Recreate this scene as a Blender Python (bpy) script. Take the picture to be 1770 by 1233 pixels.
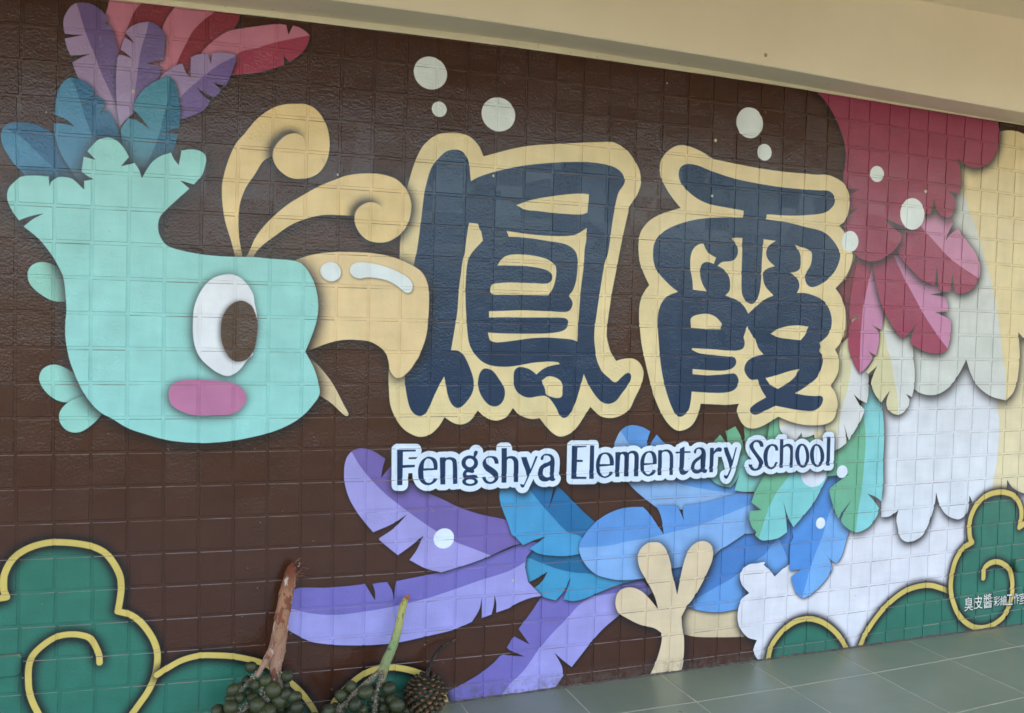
# A painted, tiled school wall under a porch: every wall tile and floor tile is a mesh of its own.
import bpy, math, random, re
import numpy as np
from mathutils import Vector, Matrix

for o in list(bpy.data.objects): bpy.data.objects.remove(o)
SC = bpy.context.scene
COL = SC.collection
R = random.Random(7)

# ------------------------------------------------------------------ camera, sky, sun, exposure
YAW, PITCH, ROLL = .3573, -.0403, .0271
CAM = Vector((.4111, -3.2502, 1.3919))
fw = Vector((math.sin(YAW)*math.cos(PITCH), math.cos(YAW)*math.cos(PITCH), math.sin(PITCH)))
r0 = Vector((math.cos(YAW), -math.sin(YAW), 0)); u0 = r0.cross(fw)
rt = math.cos(ROLL)*r0 + math.sin(ROLL)*u0; up = -math.sin(ROLL)*r0 + math.cos(ROLL)*u0
cam = bpy.data.objects.new('camera', bpy.data.cameras.new('camera')); COL.objects.link(cam)
cam.matrix_world = Matrix(((rt.x, up.x, -fw.x, CAM.x), (rt.y, up.y, -fw.y, CAM.y), (rt.z, up.z, -fw.z, CAM.z), (0, 0, 0, 1)))
cam.data.sensor_width = 36; cam.data.lens = 1639.9/1770*36; cam.data.clip_end = 500; cam.data.clip_start = .05
SC.camera = cam
SUN_EL, SUN_AZ = math.radians(52), math.radians(20)      # the sun stands behind the building
w = bpy.data.worlds.new('World'); SC.world = w; w.use_nodes = True
wn = w.node_tree; bg = wn.nodes['Background']; sky = wn.nodes.new('ShaderNodeTexSky')
sky.sky_type = 'NISHITA'; sky.sun_disc = False; sky.sun_elevation = SUN_EL; sky.sun_rotation = SUN_AZ
sky.air_density = 1.0; sky.dust_density = 4.5; sky.ozone_density = .8
wn.links.new(sky.outputs[0], bg.inputs[0]); bg.inputs[1].default_value = .15
sl = bpy.data.lights.new('sun', 'SUN'); sl.energy = 2.0; sl.angle = math.radians(.5); sl.color = (1, .95, .88)
so = bpy.data.objects.new('sun', sl); COL.objects.link(so)
sd = Vector((math.sin(SUN_AZ)*math.cos(SUN_EL), math.cos(SUN_AZ)*math.cos(SUN_EL), math.sin(SUN_EL)))
so.rotation_euler = sd.to_track_quat('Z', 'Y').to_euler(); so.location = (0, 6, 8)
SC.view_settings.view_transform = 'Standard'; SC.view_settings.look = 'None'; SC.view_settings.gamma = 1
SC.view_settings.exposure = 3.29
SC.view_settings.use_curve_mapping = False
SC.view_settings.use_white_balance = True; SC.view_settings.white_balance_temperature = 7300   # the camera was set for open shade
SC.render.engine = 'CYCLES'

# ------------------------------------------------------------------ the wall's paint: control points on the wall, in half millimetres
MURAL = [
('P', (208, 184, 150), None, '4703,416! 4791,532! 4899,499 5077,467 5297,472! 5349,229! 5113,247 4882,273 4774,304!', [], []),
('P', (68, 122, 186), (0.5, 1, -4, 10), '4622,830! 4629,632! 4798,525! 4900,487 5077,455 5277,465! 5364,539! 5475,582! 5583,704! 5619,710! 5690,760 5768,804! 5785,1057! 5919,1349! 5406,1173! 5149,1020 4884,895', [((98, 152, 210), '5517,902! 5366,816 5217,730 5028,649 4843,569! 4904,399! 5542,343! 5768,804! 5640,1040!')], []),
('P', (218, 213, 219), (0.62, 2, -8, 16), '5520,836 5435,831 5365,828 5304,790 5282,731 5310,657 5376,590! 5308,544 5273,438 5289,329 5371,227 5468,189! 5441,127 5455,65 5507,5! 5539,-71! 5623,-523! 9467,-1006! 9242,2110! 6500,2128! 5871,1126! 5811,981! 5768,804! 5690,760 5619,710! 5566,769 5506,815!', [], []),
('P', (222, 205, 168), (0.62, 2, -8, 16), '6637,2272! 6697,1153! 6776,1153 6831,1176 6881,1206! 6863,1129 6882,1051 6907,976 6946,936 7007,918 7088,931 7168,977 7236,1098 7281,1240 7292,1347! 7336,1238 7418,1142 7556,1091 7632,1116 7672,1170 7677,1303! 7756,1206 7967,1183 8109,1326 8121,1428! 8197,1350 8346,1293 8764,1259! 8592,3770! 6879,3668!', [((216, 216, 222), '6461,2648! 7927,2672! 7950,2158 7986,2004 7995,1870 7985,1601 7940,1333 7908,997! 6553,876!')], []),
('P', (226, 204, 158), (0.55, 3, -12, 22), '6832,4503! 7833,4568 7928,4585 8033,4587 8131,4571 8334,4568! 8440,2971! 8389,2705! 8252,2727 8168,2782! 8190,2661 8201,2542 8189,2366 8149,2238 8065,2158! 7887,2195 7725,2283 7628,2404 7569,2528! 7495,2403 7393,2285 7271,2220 7156,2210 7056,2231 6992,2266! 6789,2400! 6260,2372! 6129,2568! 6034,3277!', [((206, 206, 200), '7265,4023! 7443,3984 7528,3835 7642,3634 7742,3404 7843,3172 7908,2962 7956,2764 7997,2540 8040,2406 8065,2158! 8075,2003! 6810,2017! 6773,2678!')], []),
('P', (114, 103, 173), (0.5, 1, -4, 10), '3548,707 3455,591 3388,509 3360,473! 3451,349! 3327,421! 3288,373! 3271,342! 3292,320! 3413,261! 3290,281 3233,291 3166,235 3066,169 2900,90 2791,38 2796,-167! 3305,-231! 3596,-156! 3652,-30! 3735,81! 3720,155 3657,266! 3722,205 3803,139! 3873,218 3956,312 4063,415 4191,506! 4485,666! 4365,790! 3988,817! 3663,751!', [((154, 147, 205), '3956,673! 3848,614 3754,521 3638,420 3523,298 3410,154 3297,57 3230,-24 3153,-124! 3906,-420! 4642,305! 4626,714!')], []),
('P', (24, 98, 140), (0.5, 1, -4, 10), '3476,1073! 3430,1032 3395,968 3399,903 3427,818! 3506,851 3581,890! 3537,816 3471,771! 3546,705 3654,665! 3723,736 3774,834! 3753,756 3717,669! 3798,649 3895,661 3992,693 4115,729 4227,755! 4429,786! 4108,922! 3834,1029!', [((58, 146, 186), '3384,1024! 3526,960 3658,907 3791,870 3938,849 4112,808 4366,767! 4124,467! 3283,540!')], []),
('P', (114, 103, 174), (0.5, 1, -4, 10), '1665,636 1674,711 1700,839 1709,898! 1756,905 1934,892 2086,893 2198,898! 2271,776! 2269,835 2251,894! 2301,900 2355,900! 2391,837 2408,771! 2412,835 2421,902! 2553,919 2750,942! 2932,983 3098,1031 3301,1094 3381,1133! 3510,1115! 3453,1063! 3408,1011! 3398,935! 3425,824! 3540,708! 3452,701 3348,671 3280,638 3269,634 3180,612! 3178,679 3163,748! 3159,670 3144,601! 3068,580! 3064,737! 3047,647 2993,560! 2867,517 2671,487 2458,460 2300,457 2145,467 1972,489 1822,526 1732,580', [((155, 149, 208), '1593,787! 1685,765 1818,723 1988,696 2192,702 2399,721 2611,752 2826,804 3047,862 3272,917 3409,978! 3755,499! 3235,217! 1551,391!')], []),
('P', (114, 96, 162), (0.5, 1, -4, 10), '2082,1832 2117,1849 2168,1853 2240,1830 2323,1777! 2306,1714 2295,1642! 2361,1723! 2430,1659 2635,1527 2755,1469 2866,1412 3034,1351 3273,1283 3333,1196! 3287,1193! 3381,1122! 3267,1094 3098,1031 2932,983 2750,942! 2638,976 2513,1047! 2565,1117 2610,1217! 2526,1151 2428,1086! 2358,1145 2289,1206! 2294,1218! 2397,1283 2487,1375! 2386,1314 2247,1260! 2189,1329 2126,1414 2073,1508 2041,1611 2034,1702 2047,1782', [((158, 149, 206), '2015,1914! 2082,1832 2139,1739 2223,1635 2329,1528 2435,1441 2565,1342 2695,1251 2839,1164 2984,1102 3143,1033! 2772,797! 1935,861! 1822,1578!')], []),
('P', (26, 104, 154), (0.5, 1, -4, 10), '3185,1580! 3182,1462 3208,1375 3256,1265 3287,1187 3311,1170 3376,1103! 3462,1134 3556,1156! 3498,1115 3429,1076! 3501,1033 3607,1010 3739,999 3883,1015! 3904,1125! 3974,1239! 3873,1322 3773,1416 3687,1497 3638,1537! 3606,1445 3573,1362! 3594,1445 3614,1554! 3424,1626! 3251,1632!', [((64, 148, 194), '3422,1512! 3513,1405 3610,1302 3733,1185 3855,1130 3935,933! 3270,977! 3094,1173! 3082,1637! 3263,1632!')], []),
('P', (86, 145, 207), (0.5, 1, -4, 10), '4105,1784 4113,1862 4153,1940 4208,1978 4271,1985 4347,1968 4412,1935! 4391,1868 4392,1794! 4416,1822! 4440,1867 4470,1909! 4557,1830 4718,1723 4989,1599! 5294,1506! 5328,1374! 5068,1326! 4734,1306! 4492,1334! 4380,1413 4289,1485 4223,1555 4132,1671', [((132, 170, 214), '4069,2053! 4157,1940! 4238,1837 4330,1744 4462,1633 4660,1528 4860,1475 5215,1414! 5141,1216! 3973,1273!')], []),
('P', (90, 145, 208), (0.5, 1, -4, 10), '3861,1130 3926,1208 4021,1282 4144,1332 4256,1348 4370,1345! 4423,1297 4490,1213 4561,1120! 4541,1234 4513,1304 4483,1349! 4576,1345 4667,1338 4706,1289 4742,1218! 4729,1283 4733,1340! 4932,1355 5106,1389 5270,1424! 5481,1392! 5424,1082! 5312,1082! 5150,996 5070,954 5018,912 4884,877 4739,851 4647,840! 4557,806 4403,782 4302,778 4188,782 4087,804 3987,840 3912,901 3861,972 3836,1040 3844,1107', [((126, 168, 217), '5483,1356! 5275,1293 5072,1231 4872,1171 4675,1140 4430,1098 4228,1079 4103,1060 3931,1055 3821,1057! 3836,604! 5517,588!')], []),
('P', (106, 172, 136), (0.5, 1, -4, 10), '4959,1670! 4973,1821! 5044,1899! 5087,1854 5133,1794! 5114,1865 5098,1924! 5185,1964! 5243,1875 5280,1762! 5279,1862 5263,1957! 5297,2063! 5608,2055! 5826,1758! 5763,1539! 5484,1318! 5395,1421! 5270,1430 5200,1444! 5221,1520 5238,1579! 5210,1521 5162,1469! 5089,1480 5006,1516 4956,1576', [((122, 194, 184), '4853,1661! 5039,1691 5257,1721 5395,1735 5754,1736! 5780,1170! 4870,1229!')], []),
('P', (76, 138, 206), (0.5, 1, -4, 10), '6113,1553! 6064,1442 5981,1309 5783,1108 5787,1023 5767,984 5760,910 5768,746! 5891,755! 5823,720 5781,692! 5806,622 5846,551 5907,509 5974,522 6061,578 6148,660 6197,732! 6179,796 6098,899! 6162,829 6241,776! 6291,840 6331,964 6358,1053 6378,1267! 6363,1545!', [((114, 166, 219), '6217,1399! 6177,1288 6123,1153 6078,1006 6010,857 5964,723 5903,503! 6419,462! 6454,985! 6433,1391!')], []),
('P', (106, 172, 138), (0.5, -3, -7, 14), '5532,2152! 5813,2028! 5962,1854! 6163,1738! 6165,1539! 6114,1528! 6064,1442 5981,1309 5868,1190 5786,1112! 5719,1222 5675,1334! 5709,1198 5726,1074! 5655,1035 5612,1023 5497,1017 5455,1032 5411,1071 5424,1088 5380,1133 5352,1206 5353,1268! 5465,1270! 5364,1337! 5395,1419 5474,1548 5529,1596! 5469,1646!', [((122, 196, 196), '5737,1560! 5636,1446 5569,1351 5516,1232 5478,1124 5415,945! 6243,895! 6215,1449! 6080,1579!')], []),
('P', (106, 172, 140), (0.55, 4, -6, 16), '6502,2310! 6610,2197 6654,2108 6676,1993 6690,1866 6691,1700 6693,1573 6700,1445 6689,1291! 6624,1333 6536,1364! 6627,1281 6669,1228! 6649,1165 6574,1080 6482,1040 6420,1037 6341,1073 6273,1139 6289,1195 6368,1311! 6295,1233 6240,1160! 6186,1263 6143,1377 6141,1415 6199,1462 6336,1539! 6280,1529 6211,1531 6114,1528! 6156,1726! 6288,1823! 6372,1972!', [((126, 198, 200), '6462,2335! 6456,2147 6466,2021 6488,1895 6494,1768 6486,1579 6472,1389 6443,1201 6422,1011! 6866,987! 6792,2336!')], []),
('P', (214, 211, 211), (0.5, 1, -4, 10), '5613,2018 5607,1977 5622,1920 5678,1871 5767,1828! 5804,1860 5829,1902! 5843,1864 5902,1863 5956,1882! 5973,1841! 6175,1793! 6216,1986! 5964,2022! 5728,2041!', [((214, 200, 166), '5572,2075! 5616,1961! 5692,1974 5770,1967! 5967,1956! 5863,2072!'), ((214, 200, 166), '5954,1931! 6079,1909! 6216,1986! 6156,1787! 5975,1791! 5956,1882!')], []),
('P', (214, 203, 166), (0.5, -2, -7, 14), '6303,2732! 6201,2643! 6161,2520! 6062,2396! 6070,1926! 6163,1738! 6230,1764 6292,1804! 6285,1873 6257,1973! 6287,1898 6318,1829! 6375,1909 6433,1996 6472,2086! 6410,2135 6347,2219! 6416,2172 6487,2143! 6502,2222 6497,2398! 6470,2473! 6367,2671!', [((214, 212, 212), '6310,2584! 6310,2447 6303,2360 6268,2210 6222,2073 6211,1974 6180,1850 6148,1726! 6667,1714! 6620,2588!')], []),
('P', (212, 202, 162), (0.6, -3, -8, 16), '6633,2927! 6852,2698! 6931,2731! 6961,2617 6971,2529 6987,2452 6995,2362 6990,2259 6974,2193! 6908,2221! 6949,2172! 6941,2118 6895,2065 6837,2036! 6768,2053 6709,2101 6698,2158 6730,2249! 6688,2203 6644,2146! 6569,2222 6528,2316 6545,2379 6583,2461! 6535,2423 6493,2392! 6466,2410! 6538,2511! 6567,2548! 6596,2737!', [((212, 211, 208), '6632,2801! 6682,2613 6726,2526 6767,2361 6816,2196 6838,2030! 7133,2026! 7097,2658!')], []),
('P', (128, 54, 66), None, '6327,3438! 6219,3186! 6102,3102! 6198,3001 6232,2916 6242,2730 6185,2643! 6296,2719! 6293,2917! 6363,3341!', [], []),
('P', (160, 62, 88), (0.5, 1, -4, 10), '6331,3364! 6486,3346! 6542,3174! 6620,2952! 6625,2851 6610,2769! 6507,2811! 6588,2750! 6588,2662 6567,2548! 6483,2588! 6537,2529! 6471,2448 6402,2391! 6347,2460 6288,2570 6270,2632 6269,2731 6281,2806 6379,2889! 6318,2875 6274,2843! 6269,2941 6283,3115', [((200, 132, 168), '6488,3309! 6437,3096 6408,2921 6395,2733 6398,2523 6402,2373! 6790,2374! 6736,3358!')], []),
('P', (158, 62, 90), (0.6, -2, -7, 15), '6485,3371! 6497,3297 6516,3223 6563,3075 6633,2927 6718,2816 6803,2729 6849,2694! 6914,2750 6985,2835! 6949,2744 6927,2661! 7018,2618 7135,2581 7250,2576 7332,2603 7365,2675 7376,2766 7370,2876! 7272,2912 7188,2936! 7342,2949! 7321,3024 7296,3074! 7125,3089! 7220,3104 7302,3120! 7297,3203! 7030,3270! 6731,3458!', [((200, 132, 168), '6710,3407! 6788,3285 6875,3162 6997,3001 7119,2851 7242,2724 7348,2622 7435,2559! 7565,3214! 6891,3441!')], []),
('P', (158, 62, 90), (0.62, 2, -8, 18), '6693,3581! 6715,3745! 7164,3786! 7305,3767! 7350,3721! 7301,3641 7267,3565! 7330,3630 7406,3679! 7518,3569 7627,3464 7678,3375 7669,3244 7595,3150 7487,3109 7402,3114! 7364,3284! 7352,3118! 7277,3119 7218,3143! 7184,3347! 7175,3171! 7033,3212 6882,3314 6782,3398 6730,3477', [((200, 132, 164), '6870,3818! 6991,3674 7127,3567 7300,3435 7473,3340 7701,3239! 7901,3359! 7526,3861!')], []),
('P', (152, 60, 84), (0.62, 4, -8, 20), '5752,4840! 5843,4702 5914,4653 5992,4574 6063,4479 6113,4387 6147,4305 6163,4221 6160,4136 6147,4015 6165,3650! 6216,3530 6282,3423 6362,3365 6471,3346 6578,3369 6700,3444 6767,3523 6779,3593 6673,3655 6591,3723! 6719,3683 6823,3658! 6942,3684! 6869,3843! 6847,3942! 6885,3844! 6969,3780! 7091,3782! 7108,3846 7115,3923! 7162,3818 7214,3777 7281,3766 7329,3784 7359,3850 7363,3915 7336,3958 7270,4000! 7398,3981! 7416,4072 7405,4148 7386,4236 7354,4293! 7435,4253 7504,4226 7606,4224 7722,4276 7787,4347 7832,4455 7837,4559 7817,4642! 7792,4815!', [], []),
('P', (84, 48, 54), None, '6198,3939! 6324,3948! 6221,3887!', [], []),
('P', (84, 48, 54), None, '6223,3757! 6312,3791! 6215,3708!', [], []),
('P', (196, 118, 138), (0.5, 1, -4, 10), '519,4748! 504,4648 484,4574 472,4456 524,4248! 643,4171! 831,4191! 865,4332! 820,4464! 819,4546 852,4632 895,4702! 920,4806!', [((134, 48, 60), '722,4759! 697,4697 663,4652 639,4594 614,4519 557,4341! 899,4382! 982,4796!')], []),
('P', (196, 118, 138), (0.5, 1, -4, 10), '907,4804! 895,4702! 852,4632 823,4555 811,4436! 814,4226! 1076,4311! 1252,4602 1288,4672 1294,4715 1291,4859!', [((140, 48, 62), '1150,4839! 1138,4712 1081,4654 1011,4571 976,4502 934,4405 883,4270! 1348,4323! 1340,4866!')], []),
('P', (200, 122, 144), (0.5, 1, -4, 10), '944,4240! 1057,4429 1092,4479 1145,4532 1216,4588 1298,4620 1389,4645 1463,4665 1547,4683 1592,4682! 1607,4621! 1636,4685! 1679,4677 1718,4658 1747,4635! 1738,4588 1715,4538 1673,4489 1620,4443! 1590,4465 1564,4500! 1579,4464 1582,4418! 1486,4377 1394,4345 1275,4319', [((164, 62, 84), '1766,4640! 1671,4610 1577,4578 1530,4562 1483,4542 1391,4502 1309,4474 1255,4425 1166,4340! 989,4208! 1677,4284!')], []),
('P', (160, 132, 168), (0.5, 1, -4, 10), '326,4650! 388,4657 437,4643 479,4613 510,4570! 484,4542! 517,4541! 534,4504 556,4431 567,4342 571,4163! 586,3911! 476,4009! 392,4125 342,4191 317,4250 306,4285! 358,4322 407,4348! 349,4334 296,4326! 276,4369 263,4425! 369,4461! 316,4454 263,4454! 255,4490 256,4543 274,4590 298,4628', [((112, 88, 136), '326,4667! 326,4650 343,4599 368,4514 398,4429 440,4327 474,4233 517,4139 585,3984! 730,3998! 722,4723!')], []),
('P', (162, 136, 174), (0.5, 1, -4, 10), '741,4590! 784,4578 819,4550 838,4512 837,4439 830,4363! 778,4349 731,4326! 778,4322 819,4322! 813,4262 801,4224! 729,4089! 611,3959! 582,3920! 564,4018 556,4161 557,4269 563,4342 572,4365! 607,4361 648,4348! 615,4375 580,4396! 589,4435 604,4477! 659,4446! 627,4485 607,4505! 631,4539 681,4573', [((114, 92, 142), '741,4599! 733,4535 712,4460 692,4366 680,4265 669,4155 649,3945! 992,3977! 983,4668!')], []),
('P', (160, 134, 176), (0.5, 1, -4, 10), '1275,4441 1265,4379 1243,4311 1214,4242! 1176,4248 1135,4252! 1186,4211! 1159,4176 1132,4161! 1078,4186 1031,4218! 1069,4171 1117,4134! 1097,4095 1062,4059 1009,4030 939,3995! 885,4105! 805,4225! 822,4263 865,4305 908,4337 946,4353! 970,4299 997,4271! 996,4339 997,4399! 1039,4422 1102,4434! 1119,4371! 1128,4442! 1182,4452 1246,4452', [((118, 92, 150), '1291,4448! 1228,4412 1165,4368 1103,4314 1050,4262 989,4199 928,4128 859,4038! 994,3839! 1351,4154!')], []),
('P', (36, 96, 134), (0.5, 1, -4, 10), '-83,3804 -75,3840 -60,3866 -25,3884 30,3892 102,3887 158,3866 215,3834! 248,3773! 347,3548! 72,3537! 32,3595 -8,3636 -47,3694 -75,3753', [((62, 128, 162), '-103,3855! -64,3848 -9,3824 47,3786 111,3725 159,3676 212,3627 266,3542! -101,3515!')], []),
('P', (36, 100, 138), (0.5, 1, -4, 10), '297,4190 359,4184 408,4154 439,4114! 409,4084! 452,4094 475,4081 494,4051! 480,4018 462,3983! 484,4005 505,4019! 535,3979 561,3927 585,3848 588,3712! 522,3571! 347,3557! 298,3634 256,3702 223,3788 209,3858 208,3904! 263,3906 324,3895! 271,3935 210,3958! 215,4035 229,4108 253,4155', [((70, 132, 166), '277,4219! 297,4190 326,4127 360,4033 385,3946 411,3877 436,3789 479,3658! 439,3519! 152,3498! 148,4204!')], []),
('P', (34, 104, 134), (0.5, 1, -4, 10), '865,4266! 896,4235 919,4173 933,4092 937,4018 932,3944! 878,3925 830,3907! 878,3907 924,3902! 910,3831 893,3774! 820,3639! 691,3592! 605,3713! 585,3898! 603,3936 628,3974! 675,3970! 722,3942 761,3914! 704,3986 653,4040! 673,4092 715,4160 779,4217', [((68, 138, 160), '870,4287! 866,4177 859,4102 834,3990 813,3896 784,3802 733,3678! 479,3658! 474,4242!')], []),
('P', (146, 206, 190), (0.5, 1, -4, 10), '279,2809! 206,2815 132,2858 80,2914 66,2976 83,3021 123,3048 163,3051 212,3036 241,3014! 295,2940!', [], []),
('P', (146, 206, 194), (0.5, 1, -4, 10), '308,2185 242,2194 185,2235 144,2294 134,2339 152,2389 192,2416 233,2419 282,2399 324,2372! 407,2276! 387,2230!', [], []),
('P', (146, 206, 194), (0.5, 1, -4, 10), '493,2106! 460,2064 410,2019 360,1994 302,2002 260,2044 247,2094 259,2140 300,2185 387,2229! 442,2184!', [], []),
('P', (220, 194, 152), (0.5, 1, -4, 10), '1706,2603! 1758,2511! 1796,2469 1856,2415 1937,2316 1978,2246 2020,2165 2059,2090 2046,2077 2011,2100 1940,2166 1858,2221! 1790,2276! 1710,2374!', [], []),
('P', (230, 206, 156), (0.35, 1, -6, 12), '2990,3937! 3080,3968 3229,4016 3381,4051 3591,4081 3757,4103 3917,4122 4007,4130 4065,4115 4133,4080 4193,4019 4242,3945 4262,3865 4251,3797 4220,3728 4173,3662 4158,3598 4126,3447 4101,3320 4084,3220 4053,3048 4039,2958 4023,2831 4014,2749 4012,2675 4027,2608 4050,2546 4058,2538 4098,2480! 4139,2493 4214,2502 4265,2492 4309,2458 4336,2405 4334,2344 4315,2284 4268,2193 4220,2102 4154,2061 4071,2042 3988,2055 3937,2090 3893,2129! 3848,2061 3778,1965 3715,1921 3648,1908 3595,1931 3538,1983 3481,2048! 3426,2042 3364,2055 3308,2084 3267,2125! 3224,2064 3172,2039 3134,2034 3088,2044 3042,2069 2995,2109! 2960,2056 2917,2021 2865,2009 2813,2022 2746,2063! 2704,1995 2640,1940 2572,1925 2511,1943 2439,1992 2381,2076 2348,2159 2336,2276 2332,2393 2359,2753! 2396,3096! 2392,3273 2398,3336 2417,3576 2439,3686 2474,3818 2514,3923 2555,3988 2639,4057 2739,4083 2826,4084 2892,4063 2952,4009', [], []),
('P', (18, 52, 82), None, '2516,3240 2540,3447 2557,3619 2576,3723 2609,3829 2657,3894 2713,3947 2778,3966 2829,3957 2866,3919 2882,3878 2892,3803 2899,3751! 2958,3787 3083,3835 3233,3879 3385,3912 3595,3944 3682,3953 3801,3962 3923,3960 4022,3946 4089,3911 4122,3862 4117,3824 4074,3758 4055,3687 4035,3568 4019,3441 3999,3292 3973,3200 3943,2999 3921,2829 3908,2717 3909,2628 3922,2545 3927,2514 3945,2462 3985,2396 4040,2351 4095,2316 4144,2351 4185,2383 4218,2386 4232,2355 4213,2306 4148,2223 4108,2175 4051,2152 3993,2164 3933,2216 3873,2298 3830,2380! 3801,2269 3764,2150 3726,2077 3679,2048 3643,2070 3613,2122 3563,2188 3523,2214 3460,2211 3390,2202 3328,2222 3280,2269 3267,2334 3272,2399 3299,2424 3337,2426 3392,2410 3446,2373! 3493,2411 3556,2437 3633,2452! 3618,2465 3570,2470 3523,2469 3414,2460 3298,2439 3206,2429 3092,2437 3016,2468 2947,2538 2916,2601 2900,2693 2893,2766 2882,2906 2880,3004 2884,3117 2893,3187 2921,3244 3002,3336! 2987,3402 2983,3404 2960,3455! 2893,3458! 2884,3398 2875,3328 2866,3235 2856,3192 2832,3002 2822,2820 2810,2729 2782,2544! 2837,2540 2878,2509 2921,2432 2952,2354 2961,2298 2948,2234 2905,2170 2851,2129 2802,2153 2768,2220 2751,2297 2737,2357! 2711,2311 2670,2227 2629,2130 2601,2088 2565,2073 2522,2092 2489,2138 2462,2242 2449,2345 2468,2893! 2497,3148', [], ['3249,3607! 3362,3651 3532,3691 3689,3719 3769,3727 3829,3726! 3827,3672 3820,3587! 3774,3572 3655,3567 3536,3569 3419,3574 3318,3579','3180,3417! 3347,3403 3502,3399 3660,3406 3739,3425 3819,3475! 3817,3379 3807,3317 3803,3193 3785,3009 3775,2825 3771,2744 3769,2622! 3724,2636 3644,2642 3525,2647 3408,2641 3293,2625 3178,2609 3118,2606 3080,2618 3064,2647 3057,2676! 3192,2672 3423,2675 3540,2681 3635,2697 3674,2719 3690,2756 3684,2782 3655,2796 3521,2796 3326,2791 3188,2789 3064,2784! 3061,2830! 3187,2837 3302,2844 3418,2844 3535,2844 3638,2841 3693,2850 3716,2882 3719,2918 3688,2960! 3724,3014 3746,3088 3755,3168 3751,3249 3719,3306 3662,3339 3590,3353 3503,3360 3386,3371 3294,3375 3198,3374!','3116,3162! 3139,3198 3176,3232 3229,3247 3328,3252 3444,3241 3523,3220 3572,3182 3581,3132 3572,3059 3554,3008 3524,2959! 3414,2958 3184,2953 3093,2952 3070,2969 3069,3001 3084,3026 3113,3034 3219,3044 3412,3046 3505,3047 3540,3065 3551,3098 3534,3130 3486,3150 3369,3166 3239,3167','3488,2329! 3542,2360 3606,2349 3655,2309 3659,2254 3656,2210 3627,2197 3579,2204 3531,2224 3518,2262']),
('P', (18, 52, 82), None, '3048,2415 3101,2398 3156,2334 3196,2269 3198,2204 3168,2154 3123,2138 3070,2158 3019,2219 2995,2283 2997,2354 3018,2401', [], []),
('P', (230, 206, 158), (0.5, 3, -6, 13), '4614,3676! 4542,3744 4478,3822 4433,3901 4421,3975 4436,4044 4485,4104 4552,4147 4621,4161 4691,4152 4798,4120 4889,4082 5033,4063 5309,4040 5544,4030 5755,4031 5867,4031 5984,4038 6064,4022 6156,3980 6205,3919 6224,3839 6218,3757 6191,3682 6129,3625! 6176,3583 6242,3488 6276,3408 6270,3334 6243,3259 6196,3187 6115,3106! 6174,3039 6218,2950 6232,2835 6228,2753 6193,2661 6135,2595! 6174,2532 6182,2466 6171,2391 6106,2287! 6153,2234 6183,2152 6177,2069 6145,2003 6066,1967 5967,1960 5848,1966 5720,1992 5593,2036! 5500,1987 5416,1952 5341,1942 5275,1962 5226,2014 5195,2094 5211,2145! 5101,2136 5023,2139 4856,2147! 4837,2066 4778,1973 4682,1934 4611,1956 4529,2038 4446,2184 4388,2345 4340,2504 4310,2617 4287,2767 4282,2800 4282,2906 4297,2967 4329,3028 4361,3067! 4307,3162 4270,3251 4256,3362 4263,3438 4286,3494 4351,3566 4452,3621', [], []),
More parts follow.
